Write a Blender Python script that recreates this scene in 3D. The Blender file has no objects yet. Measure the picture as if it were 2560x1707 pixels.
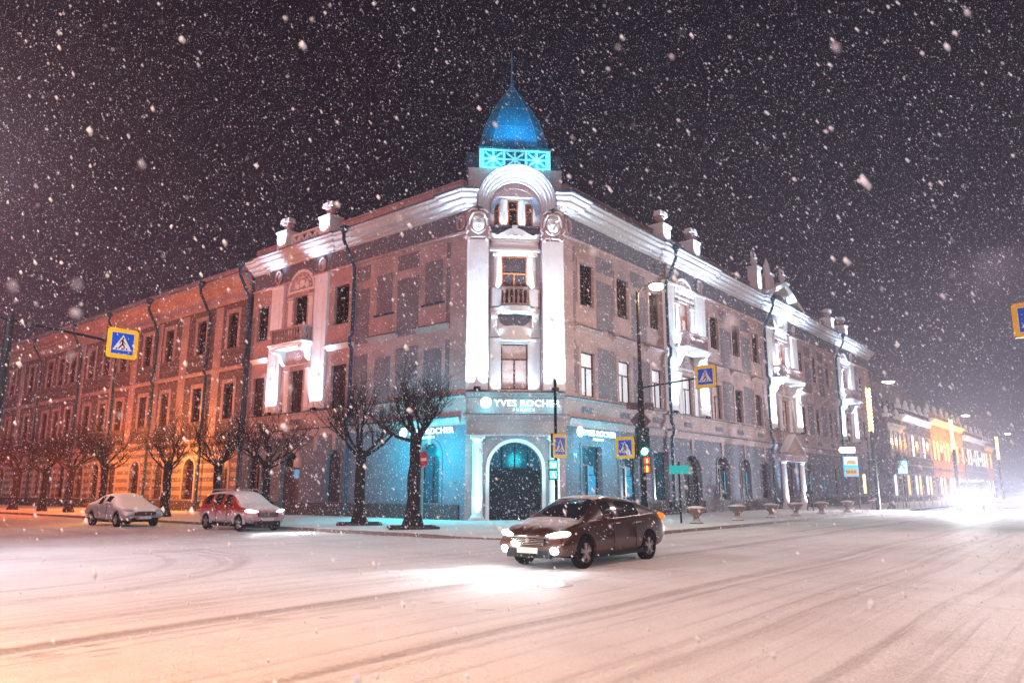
import bpy, bmesh, math, random
import numpy as np
from mathutils import Vector, Matrix
R = math.radians
scene = bpy.context.scene
col = scene.collection
random.seed(7)

# ------------------------------------------------------------------ camera
EYE = 1.6
cam_d = bpy.data.cameras.new("camera")
cam = bpy.data.objects.new("camera", cam_d)
col.objects.link(cam)
cam.location = (0, 0, EYE)
cam.rotation_euler = (R(90 + 11.21), 0, 0)
cam_d.sensor_width = 36.0
cam_d.lens = 1870.0 / 2560.0 * 36.0
cam_d.clip_end = 2000
cam_d.dof.use_dof = True
cam_d.dof.focus_distance = 24.0
cam_d.dof.aperture_fstop = 1.5
scene.camera = cam

# ------------------------------------------------------------------ sky, exposure
world = bpy.data.worlds.new("World")
scene.world = world
world.use_nodes = True
wt = world.node_tree
for nd in list(wt.nodes): wt.nodes.remove(nd)
w_out = wt.nodes.new("ShaderNodeOutputWorld")
w_bg = wt.nodes.new("ShaderNodeBackground")
w_tc = wt.nodes.new("ShaderNodeTexCoord")
w_sep = wt.nodes.new("ShaderNodeSeparateXYZ")
w_rmp = wt.nodes.new("ShaderNodeValToRGB")
wt.links.new(w_tc.outputs["Generated"], w_sep.inputs[0])
wt.links.new(w_sep.outputs["Z"], w_rmp.inputs[0])
wt.links.new(w_rmp.outputs[0], w_bg.inputs[0])
wt.links.new(w_bg.outputs[0], w_out.inputs[0])
cr = w_rmp.color_ramp
cr.elements[0].position = 0.0; cr.elements[0].color = (0.075, 0.045, 0.08, 1)
cr.elements[1].position = 0.75; cr.elements[1].color = (0.0045, 0.003, 0.009, 1)
e = cr.elements.new(0.12); e.color = (0.042, 0.024, 0.048, 1)
e = cr.elements.new(0.35); e.color = (0.011, 0.0065, 0.016, 1)
w_bg.inputs[1].default_value = 0.85
scene.view_settings.view_transform = 'Standard'
scene.view_settings.look = 'None'
scene.view_settings.exposure = 0
scene.view_settings.gamma = 1
scene.view_settings.use_curve_mapping = False
cy = scene.cycles
cy.use_denoising = True
cy.max_bounces = 5; cy.diffuse_bounces = 2; cy.glossy_bounces = 2; cy.transmission_bounces = 3
cy.volume_bounces = 0; cy.transparent_max_bounces = 8
cy.sample_clamp_indirect = 3.0
cy.caustics_reflective = False; cy.caustics_refractive = False

# ------------------------------------------------------------------ the crossing's frames
BIS, AL, AR = R(-5.7), R(-50.7), R(39.3)
nb = Vector((math.sin(BIS), math.cos(BIS), 0))        # away from the camera
cdir = Vector((math.cos(BIS), -math.sin(BIS), 0))     # along the cut corner
O = Vector((0.177, 37.83, 0))
OL = O - cdir * 2.52
OR = O + cdir * 2.52
dL = Vector((math.sin(AL), math.cos(AL), 0))
dR = Vector((math.sin(AR), math.cos(AR), 0))
nL = -dR.copy(); nR = -dL.copy(); nC = -nb
UP = Vector((0, 0, 1))
def FL(s, o, z): return OL + dL * s + nL * o + UP * z
def FR(s, o, z): return OR + dR * s + nR * o + UP * z
def FC(a, o, z): return O + cdir * a + nC * o + UP * z
def FW(x, y, z): return Vector((x, y, z))

# ------------------------------------------------------------------ lights
def aim(o, target):
    d = (Vector(target) - o.location)
    o.rotation_euler = d.to_track_quat('-Z', 'Y').to_euler()
def lamp(kind, name, loc, power, color, target=None, radius=0.1, angle=None, blend=0.6):
    ld = bpy.data.lights.new(name, kind)
    ld.energy = power; ld.color = color
    if kind == 'SUN': ld.angle = radius
    else: ld.shadow_soft_size = radius
    if kind == 'SPOT':
        ld.spot_size = R(angle or 90); ld.spot_blend = blend
    o = bpy.data.objects.new(name, ld)
    col.objects.link(o); o.location = loc
    if target is not None: aim(o, target)
    return o
lamp('SPOT', 'street_or_fill_light', (-21.5, 38.5, 7.0), 1300, (1.0, 0.50, 0.12), (-18.6, 36.0, 0), 0.2, 70, 0.9)  # unseen orange spot added to colour the snowed-in saloon's roof
for s_ in (29.0, 38.0, 45.0): lamp('POINT', 'tree_fill_light', tuple(FL(s_, 8.3, 2.9)), 480, (1.0, 0.07, 0.01), radius=0.3)  # unseen red fills added to redden the left tree crowns
WARM = (1.0, 0.60, 0.47); SODIUM = (1.0, 0.42, 0.10); COOL = (0.58, 0.81, 1.0); CYAN = (0.0, 0.72, 0.86)
# glow of the lit crossing behind the camera
sd = Vector((0.10, 1.0, -0.36))
lamp('SUN', 'crossing_glow', (0, -10, 15), 1.05, (1.0, 0.60, 0.62), Vector((0, -10, 15)) + sd, radius=R(25))
# unmodelled street lamps of this crossing, with unseen added lights marked as such
lamp('POINT', 'street_or_fill_light', (-13.2, 16.0, 9.4), 2600, (1.0, 0.78, 0.78), radius=0.25)
lamp('SPOT', 'street_or_fill_light', (-16.5, 15.0, 9.5), 6200, (0.76, 0.84, 1.0), (-10, 16, 0), 0.25, 128, 0.9)
lamp('SPOT', 'street_or_fill_light', (13.5, 7.0, 10.0), 6000, (1.0, 0.68, 0.59), (9, 11, 0), 0.25, 128, 0.9)
lamp('SPOT', 'street_or_fill_light', (17.5, 26.0, 10.0), 3000, (0.97, 0.74, 0.74), (14, 22, 0), 0.25, 120, 0.9)
lamp('SPOT', 'street_or_fill_light', (-2.0, -3.0, 10.0), 4700, (1.0, 0.76, 0.72), (-1, 4, 0), 0.25, 130, 0.9)
lamp('SPOT', 'street_or_fill_light', (-7.5, 1.5, 6.5), 7500, (1.0, 0.44, 0.11), (-5.5, 5.0, 0), 0.25, 120, 0.9)
lamp('POINT', 'street_or_fill_light', tuple(FL(27, 3.2, 4.0)), 2400, (1.0, 0.30, 0.04), radius=0.2)  # unseen lamp placed between trees and facade to wash the wall orange
lamp('POINT', 'street_or_fill_light', tuple(FL(38, 3.2, 4.0)), 1300, (1.0, 0.26, 0.04), radius=0.2)  # second unseen light there, added for the amber lower floors
lamp('POINT', 'street_or_fill_light', tuple(FL(17, 8.0, 5.0)), 520, (1.0, 0.36, 0.08), radius=0.2)
lamp('POINT', 'street_or_fill_light', tuple(FL(37, 9.0, 5.5)), 900, (1.0, 0.12, 0.03), radius=0.2)  # this and the next: unseen red lights placed for the left glow
lamp('POINT', 'street_or_fill_light', tuple(FL(50, 10.0, 6.0)), 1500, (1.0, 0.14, 0.05), radius=0.2)
lamp('POINT', 'street_or_fill_light', (-25.5, 27.0, 11.5), 2600, (1.0, 0.14, 0.05), radius=0.25)  # unseen red point added for the haze at the left edge
lamp('SPOT', 'street_or_fill_light', (-27.0, 30.0, 8.5), 7500, (1.0, 0.16, 0.07), tuple(FL(27, 0, 17)), 0.25, 125, 0.7)  # unseen red spot turned up at the facade, keeping the snow unlit
lamp('SPOT', 'headlight_beam', (-26.5, 26.5, 0.9), 1500, (0.85, 0.88, 1.0), (-14.0, 33.0, 0.2), 0.12, 70, 0.9)
lamp('POINT', 'street_or_fill_light', (-13.5, 10.5, 9.0), 1300, (1.0, 0.60, 0.42), radius=0.2)

# ------------------------------------------------------------------ mesh builder
class MB:
    def __init__(self): self.v = []; self.f = []; self.m = []
    def face(self, pts, m=0):
        i = len(self.v); self.v += [tuple(p) for p in pts]
        self.f.append(tuple(range(i, i + len(pts)))); self.m.append(m)
    def grid(self, rows, m=0, loop=False):
        i = len(self.v); n = len(rows[0])
        for r_ in rows: self.v += [tuple(p) for p in r_]
        for a in range(len(rows) - 1):
            for b in range(n if loop else n - 1):
                b2 = (b + 1) % n
                self.f.append((i + a * n + b, i + a * n + b2, i + (a + 1) * n + b2, i + (a + 1) * n + b)); self.m.append(m)
    def box(self, F, a0, a1, o0, o1, z0, z1, m=0):
        i = len(self.v)
        self.v += [tuple(F(a, o, z)) for a in (a0, a1) for o in (o0, o1) for z in (z0, z1)]
        for q in ((0, 1, 3, 2), (4, 6, 7, 5), (0, 4, 5, 1), (2, 3, 7, 6), (0, 2, 6, 4), (1, 5, 7, 3)):
            self.f.append(tuple(i + k for k in q)); self.m.append(m)
    def prism(self, F, poly, o0, o1, m=0):       # poly in (a, z), extruded in o
        i = len(self.v); n = len(poly)
        self.v += [tuple(F(a, o0, z)) for a, z in poly] + [tuple(F(a, o1, z)) for a, z in poly]
        self.f.append(tuple(i + k for k in range(n))); self.m.append(m)
        self.f.append(tuple(i + n + k for k in reversed(range(n)))); self.m.append(m)
        for k in range(n):
            k2 = (k + 1) % n
            self.f.append((i + k, i + k2, i + n + k2, i + n + k)); self.m.append(m)
    def tube(self, pts, rad, n=8, m=0, cap=True):
        pts = [Vector(p) for p in pts]
        if not isinstance(rad, (list, tuple)): rad = [rad] * len(pts)
        rows = []; prev = None
        for k, p in enumerate(pts):
            d = (pts[min(k + 1, len(pts) - 1)] - pts[max(k - 1, 0)]).normalized()
            ref = prev if prev is not None else (Vector((1, 0, 0)) if abs(d.x) < 0.8 else Vector((0, 1, 0)))
            u = (ref - d * ref.dot(d)).normalized(); w = d.cross(u); prev = u
            rows.append([p + (u * math.cos(2 * math.pi * j / n) + w * math.sin(2 * math.pi * j / n)) * rad[k] for j in range(n)])
        self.grid(rows, m, loop=True)
        if cap: self.face(rows[0], m); self.face(rows[-1][::-1], m)
    def lathe(self, base, prof, n=16, m=0, ax=UP, sx=None, cap=True):   # prof of (r, h) along ax
        base = Vector(base); ax = Vector(ax).normalized()
        u = Vector(sx) if sx is not None else (Vector((1, 0, 0)) if abs(ax.x) < 0.8 else Vector((0, 1, 0)))
        u = (u - ax * u.dot(ax)).normalized(); w = ax.cross(u)
        rows = [[base + ax * h + (u * math.cos(2 * math.pi * j / n) + w * math.sin(2 * math.pi * j / n)) * r for j in range(n)] for r, h in prof]
        self.grid(rows, m, loop=True)
        if cap: self.face(rows[0], m); self.face(rows[-1][::-1], m)
    def ellip(self, F, a, o, z, ra, ro, rz, nu=10, nv=7, m=0):
        rows = []
        for k in range(nv + 1):
            t = math.pi * k / nv
            rr = max(math.sin(t), 0.01)
            rows.append([F(a + ra * rr * math.cos(2 * math.pi * j / nu), o + ro * rr * math.sin(2 * math.pi * j / nu), z + rz * math.cos(t)) for j in range(nu)])
        self.grid(rows, m, loop=True)
    def ring(self, F, a, o, z, ra, rz, tr, n=20, k=6, m=0):
        rows = []
        for j in range(n + 1):
            t = 2 * math.pi * j / n
            rows.append([F(a + (ra + tr * math.cos(2 * math.pi * q / k)) * math.cos(t), o + tr * math.sin(2 * math.pi * q / k),
                           z + (rz + tr * math.cos(2 * math.pi * q / k)) * math.sin(t)) for q in range(k)])
        self.grid(rows, m, loop=True)
    def build(self, name, mats, parent=None, origin=(0, 0, 0), smooth=False, fix=True):
        me = bpy.data.meshes.new(name)
        o0 = Vector(origin)
        me.from_pydata([tuple(Vector(p) - o0) for p in self.v], [], self.f)
        if not isinstance(mats, (list, tuple)): mats = [mats]
        for mt in mats: me.materials.append(mt)
        me.polygons.foreach_set('material_index', self.m)
        if fix:
            bm = bmesh.new(); bm.from_mesh(me)
            bmesh.ops.remove_doubles(bm, verts=bm.verts, dist=0.0005)
            bmesh.ops.recalc_face_normals(bm, faces=bm.faces)
            bm.to_mesh(me); bm.free()
        if smooth:
            me.polygons.foreach_set('use_smooth', [True] * len(me.polygons))
            if smooth != 'all':
                try: me.set_sharp_from_angle(angle=R(40))
                except Exception: pass
        me.update()
        ob = bpy.data.objects.new(name, me); col.objects.link(ob)
        if parent is not None: ob.parent = parent
        else: ob.location = o0
        return ob
def tag(o, label=None, cat=None, group=None, kind=None):
    if label: o['label'] = label
    if cat: o['category'] = cat
    if group: o['group'] = group
    if kind: o['kind'] = kind
    return o
def empty(name, loc, rz=0, label=None, cat=None, group=None):
    o = bpy.data.objects.new(name, None); col.objects.link(o)
    o.empty_display_size = 0.2
    o.location = loc; o.rotation_euler = (0, 0, rz)
    return tag(o, label, cat, group)
KIDS = {}
def kids(o): return [c for c in bpy.data.objects if c.parent is o]
def copy_tree(o, loc=None, rz=None, scale=None, label=None, parent=None):
    c = o.copy(); col.objects.link(c)
    if parent is not None: c.parent = parent
    if loc is not None: c.location = loc
    if rz is not None: c.rotation_euler = (0, 0, rz)
    if scale is not None: c.scale = (scale,) * 3
    if label: c['label'] = label
    for ch in kids(o): copy_tree(ch, parent=c)
    return c
def text_mesh(body, size, depth=0.02, spacing=1.0, bold=0.0, align='LEFT'):
    cu = bpy.data.curves.new('lettering', 'FONT')
    cu.body = body; cu.size = size; cu.extrude = depth; cu.space_character = spacing; cu.offset = bold
    cu.align_x = align; cu.resolution_u = 3
    tmp = bpy.data.objects.new('lettering', cu); col.objects.link(tmp)
    dg = bpy.context.evaluated_depsgraph_get()
    me = bpy.data.meshes.new_from_object(tmp.evaluated_get(dg))
    bpy.data.objects.remove(tmp); bpy.data.curves.remove(cu)
    return me
def text_obj(name, body, size, P, xdir, mat, parent=None, depth=0.02, spacing=1.0, bold=0.0, align='LEFT', sx=1.0, origin=(0, 0, 0)):
    """lettering standing upright at P, reading along xdir"""
    me = text_mesh(body, size, depth, spacing, bold, align)
    xd = Vector(xdir).normalized(); yd = UP; zd = xd.cross(yd)
    M = Matrix((xd * sx, yd, zd)).transposed().to_4x4(); M.translation = Vector(P) - Vector(origin)
    me.transform(M)
    me.materials.clear(); me.materials.append(mat)
    o = bpy.data.objects.new(name, me); col.objects.link(o)
    if parent is not None: o.parent = parent
    return o

# ------------------------------------------------------------------ materials
def new_mat(name):
    m = bpy.data.materials.new(name); m.use_nodes = True
    nt = m.node_tree; b = nt.nodes["Principled BSDF"]
    return m, nt, b
def rgba(c): return (c[0], c[1], c[2], 1)
def solid(name, c, rough=0.6, metal=0.0, spec=0.25, emit=None, estr=0.0, var=0.0, vscale=3.0, bump=0.0, bscale=20.0, coat=0.0):
    m, nt, b = new_mat(name)
    b.inputs['Base Color'].default_value = rgba(c)
    b.inputs['Roughness'].default_value = rough
    b.inputs['Metallic'].default_value = metal
    b.inputs['Specular IOR Level'].default_value = spec
    if coat: b.inputs['Coat Weight'].default_value = coat; b.inputs['Coat Roughness'].default_value = 0.08
    if emit:
        b.inputs['Emission Color'].default_value = rgba(emit); b.inputs['Emission Strength'].default_value = estr
    if var or bump:
        g = nt.nodes.new("ShaderNodeNewGeometry")
        if var:
            n = nt.nodes.new("ShaderNodeTexNoise"); n.inputs['Scale'].default_value = vscale; n.inputs['Detail'].default_value = 5
            r_ = nt.nodes.new("ShaderNodeValToRGB")
            r_.color_ramp.elements[0].position = 0.3; r_.color_ramp.elements[1].position = 0.7
            r_.color_ramp.elements[0].color = rgba([x * (1 - var) for x in c]); r_.color_ramp.elements[1].color = rgba([min(1, x * (1 + var)) for x in c])
            nt.links.new(g.outputs['Position'], n.inputs['Vector']); nt.links.new(n.outputs['Fac'], r_.inputs[0]); nt.links.new(r_.outputs[0], b.inputs['Base Color'])
        if bump:
            n2 = nt.nodes.new("ShaderNodeTexNoise"); n2.inputs['Scale'].default_value = bscale; n2.inputs['Detail'].default_value = 4
            bp = nt.nodes.new("ShaderNodeBump"); bp.inputs['Strength'].default_value = bump; bp.inputs['Distance'].default_value = 0.02
            nt.links.new(g.outputs['Position'], n2.inputs['Vector']); nt.links.new(n2.outputs['Fac'], bp.inputs['Height']); nt.links.new(bp.outputs[0], b.inputs['Normal'])
    return m
def snowy(name, c, rough=0.5, metal=0.0, coat=0.0, lo=0.35, hi=0.75, amount=1.0, streak=0.35, snowcol=(0.8, 0.8, 0.82), side=0.0, spec=0.2, low=None):
    """a surface with snow lying on whatever faces up"""
    m, nt, b = new_mat(name); L = nt.links.new
    g = nt.nodes.new("ShaderNodeNewGeometry")
    sp = nt.nodes.new("ShaderNodeSeparateXYZ"); L(g.outputs['Normal'], sp.inputs[0])
    n = nt.nodes.new("ShaderNodeTexNoise"); n.inputs['Scale'].default_value = 6; n.inputs['Detail'].default_value = 6; L(g.outputs['Position'], n.inputs['Vector'])
    ma = nt.nodes.new("ShaderNodeMath"); ma.operation = 'MULTIPLY_ADD'; L(n.outputs['Fac'], ma.inputs[0]); ma.inputs[1].default_value = streak; ma.inputs[2].default_value = -streak * 0.5 + side
    ad = nt.nodes.new("ShaderNodeMath"); ad.operation = 'ADD'; L(ma.outputs[0], ad.inputs[0]); L(sp.outputs['Z'], ad.inputs[1])
    mr = nt.nodes.new("ShaderNodeMapRange"); L(ad.outputs[0], mr.inputs[0]); mr.inputs[1].default_value = lo; mr.inputs[2].default_value = hi; mr.inputs[4].default_value = amount
    sn = nt.nodes.new("ShaderNodeBsdfPrincipled"); sn.inputs['Base Color'].default_value = rgba(snowcol); sn.inputs['Roughness'].default_value = 0.9
    b.inputs['Base Color'].default_value = rgba(c); b.inputs['Roughness'].default_value = rough; b.inputs['Metallic'].default_value = metal
    b.inputs['Specular IOR Level'].default_value = spec; sn.inputs['Specular IOR Level'].default_value = .2
    if coat: b.inputs['Coat Weight'].default_value = coat; b.inputs['Coat Roughness'].default_value = 0.1
    mx = nt.nodes.new("ShaderNodeMixShader"); L(mr.outputs[0], mx.inputs[0]); L(b.outputs[0], mx.inputs[1]); L(sn.outputs[0], mx.inputs[2])
    out = [x for x in nt.nodes if x.type == 'OUTPUT_MATERIAL'][0]; L(mx.outputs[0], out.inputs[0])
    if low:      # paler lower body: reflected snow light put into the colour as grime
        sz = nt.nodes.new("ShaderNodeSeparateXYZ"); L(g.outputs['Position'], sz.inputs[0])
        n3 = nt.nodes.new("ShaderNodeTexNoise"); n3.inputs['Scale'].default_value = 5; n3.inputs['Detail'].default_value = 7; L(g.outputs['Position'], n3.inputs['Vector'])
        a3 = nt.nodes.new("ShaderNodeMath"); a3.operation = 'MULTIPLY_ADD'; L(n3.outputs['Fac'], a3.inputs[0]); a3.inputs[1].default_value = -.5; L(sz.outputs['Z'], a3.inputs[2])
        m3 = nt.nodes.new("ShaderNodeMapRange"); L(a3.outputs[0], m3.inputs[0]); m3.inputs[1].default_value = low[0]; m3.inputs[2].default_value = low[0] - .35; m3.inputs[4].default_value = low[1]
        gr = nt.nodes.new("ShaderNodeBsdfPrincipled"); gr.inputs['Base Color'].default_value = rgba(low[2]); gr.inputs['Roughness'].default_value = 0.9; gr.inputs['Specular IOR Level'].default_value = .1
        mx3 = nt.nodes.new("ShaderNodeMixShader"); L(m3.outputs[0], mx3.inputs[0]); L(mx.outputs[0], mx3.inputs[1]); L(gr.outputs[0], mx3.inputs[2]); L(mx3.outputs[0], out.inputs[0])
    return m
M = {}
M['pale'] = solid('pale_plaster', (0.385, 0.285, 0.295), 0.85, var=0.2, vscale=0.9, bump=0.25, bscale=30)
M['white'] = solid('white_trim', (0.70, 0.72, 0.75), 0.8, var=0.06, vscale=2.0, bump=0.2, bscale=25)
M['cornice'] = solid('grey_white_cornice', (0.48, 0.46, 0.49), 0.8, var=0.08, vscale=2.0, bump=0.2, bscale=25)
M['grey'] = solid('grey_blue_plaster', (0.135, 0.145, 0.195), 0.85, var=0.15, vscale=1.5, bump=0.25, bscale=30)
M['flash'] = solid('blue_flashing', (0.03, 0.16, 0.24), 0.4, metal=0.3)
M['pipe'] = snowy('teal_pipe_paint', (0.006, 0.060, 0.11), 0.4, lo=0.75, hi=0.98, amount=.7)
M['roof'] = snowy('dark_roof_metal', (0.05, 0.05, 0.06), 0.5, lo=0.5, hi=0.9, amount=0.7)
M['frame_dark'] = solid('brown_window_frame', (0.055, 0.014, 0.012), 0.5)
M['frame_orange'] = solid('orange_wood_frame', (0.34, 0.10, 0.03), 0.45, var=0.15, vscale=8)
M['glass'] = solid('dark_window_glass', (0.008, 0.003, 0.005), 0.18, spec=0.25)
M['glass2'] = solid('curtained_window_glass', (0.045, 0.030, 0.034), 0.3, var=.5, vscale=7)
M['curtain'] = solid('lit_white_blind', (0.75, 0.78, 0.82), 0.9, emit=(0.80, 0.90, 1.0), estr=0.55)
M['curtain_dim'] = solid('dim_curtain', (0.40, 0.30, 0.28), 0.9, emit=(1.0, 0.70, 0.62), estr=0.10, var=0.25, vscale=3)
M['blueglass'] = solid('blue_lit_glass', (0.02, 0.10, 0.16), 0.2, emit=(0.05, 0.55, 0.95), estr=0.55, var=0.4, vscale=5)
M['tealglass'] = solid('teal_shop_glass', (0.004, 0.045, 0.07), 0.15, emit=(0.0, 0.10, 0.16), estr=.35)
M['panel'] = solid('mauve_grey_plaster', (0.185, 0.165, 0.20), 0.85, var=0.15, vscale=1.5, bump=0.25, bscale=30)
M['plinth'] = solid('dark_stone_plinth', (0.065, 0.045, 0.052), 0.8, var=0.25, vscale=4, bump=0.4)
M['black'] = solid('black_metal', (0.004, 0.004, 0.006), 0.75, spec=.08)
M['pole'] = snowy('dark_pole_paint', (0.006, 0.006, 0.009), 0.5, lo=0.85, hi=1.1, amount=.6, spec=.15)
M['bark'] = snowy('dark_bark', (0.020, 0.013, 0.014), 0.95, lo=0.72, hi=1.1, amount=0.55, spec=.05)
M['twig'] = snowy('twig_bark', (0.028, 0.014, 0.014), 0.95, lo=0.80, hi=1.15, amount=0.5, spec=.05)
M['cyan_core'] = solid('lit_sign_white', (0.8, 0.9, 1), 0.5, emit=(0.62, 0.95, 1.0), estr=2.2)
M['sign_y'] = solid('sign_yellow', (0.85, 0.52, 0.005), 0.45, var=0.08, vscale=20)
M['sign_b'] = solid('sign_blue', (0.0, 0.075, 0.55), 0.4, var=0.2, vscale=12)
M['sign_w'] = solid('sign_white', (0.70, 0.68, 0.70), 0.5)
M['sign_r'] = solid('sign_red', (0.50, 0.01, 0.02), 0.5)
M['sign_back'] = solid('sign_back_grey', (0.14, 0.12, 0.15), 0.5, metal=0.2)
M['signbox'] = solid('sign_edge_black', (0.01, 0.012, 0.02), 0.5)

def math_node(nt, op, a, b=None, c=None, clamp=False):
    n = nt.nodes.new("ShaderNodeMath"); n.operation = op; n.use_clamp = clamp
    for k, x in enumerate((a, b, c)):
        if x is None: continue
        if isinstance(x, (int, float)): n.inputs[k].default_value = x
        else: nt.links.new(x, n.inputs[k])
    return n.outputs[0]
def streaks(nt, along, across, sa, sc, seed=0.0, detail=4):
    """noise stretched along a street: along / across are metres in the street's own directions"""
    cb = nt.nodes.new("ShaderNodeCombineXYZ")
    nt.links.new(math_node(nt, 'MULTIPLY', along, sa), cb.inputs[0]); nt.links.new(math_node(nt, 'MULTIPLY', across, sc), cb.inputs[1]); cb.inputs[2].default_value = seed
    n = nt.nodes.new("ShaderNodeTexNoise"); n.inputs['Scale'].default_value = 1; n.inputs['Detail'].default_value = detail; n.inputs['Roughness'].default_value = 0.6
    nt.links.new(cb.outputs[0], n.inputs['Vector'])
    return n.outputs['Fac']
def ramp01(nt, x, lo, hi, a=0.0, b=1.0):
    n = nt.nodes.new("ShaderNodeMapRange"); nt.links.new(x, n.inputs[0]); n.interpolation_type = 'SMOOTHSTEP'
    n.inputs[1].default_value = lo; n.inputs[2].default_value = hi; n.inputs[3].default_value = a; n.inputs[4].default_value = b
    return n.outputs[0]
FOOT = ((-3.3, 10.01), (-3.07, 9.77), (-2.95, 9.89), (-2.92, 9.23), (-2.33, 9.98), (-4.42, 8.38), (-4.16, 8.13), (-4.01, 7.87), (-4.72, 7.94), (-4.59, 7.88), (-1.09, 11.27), (-0.38, 10.72), (-1.91, 10.72))
def snow_ground(name, tracks=True):
    m, nt, b = new_mat(name); L = nt.links.new
    g = nt.nodes.new("ShaderNodeNewGeometry"); P = g.outputs['Position']
    sp = nt.nodes.new("ShaderNodeSeparateXYZ"); L(P, sp.inputs[0]); X, Y = sp.outputs['X'], sp.outputs['Y']
    fine = nt.nodes.new("ShaderNodeTexNoise"); fine.inputs['Scale'].default_value = 14; fine.inputs['Detail'].default_value = 8; fine.inputs['Roughness'].default_value = 0.75; L(P, fine.inputs['Vector'])
    big = nt.nodes.new("ShaderNodeTexNoise"); big.inputs['Scale'].default_value = 0.35; big.inputs['Detail'].default_value = 4; L(P, big.inputs['Vector'])
    dirt = ramp01(nt, big.outputs['Fac'], 0.42, 0.70, 0.0, 0.22)
    grain = nt.nodes.new('ShaderNodeTexNoise'); grain.inputs['Scale'].default_value = 38; grain.inputs['Detail'].default_value = 3; L(P, grain.inputs['Vector'])
    dirt = math_node(nt, 'ADD', dirt, ramp01(nt, grain.outputs['Fac'], 0.45, 0.75, 0.0, 0.16)); dirt = math_node(nt, 'ADD', dirt, ramp01(nt, fine.outputs['Fac'], 0.48, 0.72, 0.0, 0.14))
    height = fine.outputs['Fac']
    if tracks:
        # v = distance across the right-hand street, u = distance across the left-hand street
        def across(nx, ny):
            return math_node(nt, 'ADD', math_node(nt, 'MULTIPLY', X, nx), math_node(nt, 'MULTIPLY', Y, ny))
        v = across(nR.x, nR.y); u = across(nL.x, nL.y)
        warp = nt.nodes.new("ShaderNodeTexNoise"); warp.inputs['Scale'].default_value = 0.10; L(P, warp.inputs['Vector'])
        wv = math_node(nt, 'ADD', v, math_node(nt, 'MULTIPLY', warp.outputs['Fac'], 0.7))
        wu = math_node(nt, 'ADD', u, math_node(nt, 'MULTIPLY', warp.outputs['Fac'], 0.7))
        al_r = across(dR.x, dR.y); al_l = across(dL.x, dL.y)
        s1 = streaks(nt, al_r, wv, 0.10, 5.0, 3.0, 7)
        s2 = streaks(nt, al_r, wv, 0.05, 1.5, 11.0, 6)
        s3 = streaks(nt, al_l, wu, 0.08, 4.0, 7.0, 5)
        d1 = ramp01(nt, s1, 0.50, 0.72, 0, 0.30); d2 = ramp01(nt, s2, 0.50, 0.72, 0, 0.24); d3 = ramp01(nt, s3, 0.62, 0.78, 0, 0.15)
        dirt = math_node(nt, 'ADD', dirt, math_node(nt, 'ADD', d1, math_node(nt, 'ADD', d2, d3)))
        brk = ramp01(nt, fine.outputs['Fac'], 0.35, 0.65, 0.45, 1.0)
        def line(w, c, hw, k):
            a = math_node(nt, 'ABSOLUTE', math_node(nt, 'SUBTRACT', w, c))
            return ramp01(nt, a, hw * 0.5, hw * 1.5, k, 0.0)
        def band(w, c, hw, k): return line(w, c, hw, k)
        tr = None
        for w, c, hw, k in ((wv, -8.85, .20, .65), (wv, -8.45, .10, .3), (wv, -10.1, .13, .5), (wv, -9.75, .06, .3), (wv, -5.5, .13, .5), (wv, -5.15, .07, .35), (wv, -3.6, .10, .35), (wv, -3.2, .06, .3), (wv, -1.9, .10, .35), (wv, -12.6, .09, .3), (wv, -14.1, .09, .25), (wv, 0.2, .12, .3), (wv, 1.8, .12, .3),
                            (wu, -12.2, .08, .25), (wu, -13.8, .08, .25), (wu, -21.5, .10, .35), (wu, -23.0, .10, .3)):
            t = line(w, c, hw, k); tr = t if tr is None else math_node(nt, 'ADD', tr, t)
        # turning tracks: arcs of cars turning out of the left street
        for cx, cyy, rad in ((-11.6, 15.6, 5.8), (-11.6, 15.6, 5.45), (-12.6, 15.6, 5.3), (-12.6, 15.6, 6.9)):
            dx = math_node(nt, 'SUBTRACT', X, cx); dy = math_node(nt, 'SUBTRACT', Y, cyy)
            rr = math_node(nt, 'SQRT', math_node(nt, 'ADD', math_node(nt, 'MULTIPLY', dx, dx), math_node(nt, 'MULTIPLY', dy, dy)))
            t = line(rr, rad, .12, .32); t = math_node(nt, 'MULTIPLY', t, ramp01(nt, dx, -1.0, 3.0))
            tr = math_node(nt, 'ADD', tr, t)
        tr = math_node(nt, 'MULTIPLY', math_node(nt, 'MULTIPLY', tr, brk), 0.72)
        dirt = math_node(nt, 'ADD', dirt, tr, clamp=True)
        mid = nt.nodes.new("ShaderNodeTexNoise"); mid.inputs['Scale'].default_value = 3.2; mid.inputs['Detail'].default_value = 6; mid.inputs['Roughness'].default_value = .65; L(P, mid.inputs['Vector'])
        # trodden footprints
        fp = None
        for k, (fx_, fy_) in enumerate(FOOT):
            dx = math_node(nt, 'SUBTRACT', X, fx_); dy = math_node(nt, 'SUBTRACT', Y, fy_); a_ = .5 + .35 * math.sin(k * 2.1)
            e1 = math_node(nt, 'MULTIPLY', math_node(nt, 'ADD', math_node(nt, 'MULTIPLY', dx, math.cos(a_)), math_node(nt, 'MULTIPLY', dy, math.sin(a_))), 6.5)
            e2 = math_node(nt, 'MULTIPLY', math_node(nt, 'SUBTRACT', math_node(nt, 'MULTIPLY', dy, math.cos(a_)), math_node(nt, 'MULTIPLY', dx, math.sin(a_))), 14.0)
            q_ = math_node(nt, 'ADD', math_node(nt, 'MULTIPLY', e1, e1), math_node(nt, 'MULTIPLY', e2, e2))
            t = ramp01(nt, q_, 0.5, 1.3, 0.30, 0.0); fp = t if fp is None else math_node(nt, 'ADD', fp, t)
        dirt = math_node(nt, 'ADD', dirt, fp, clamp=True)
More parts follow.
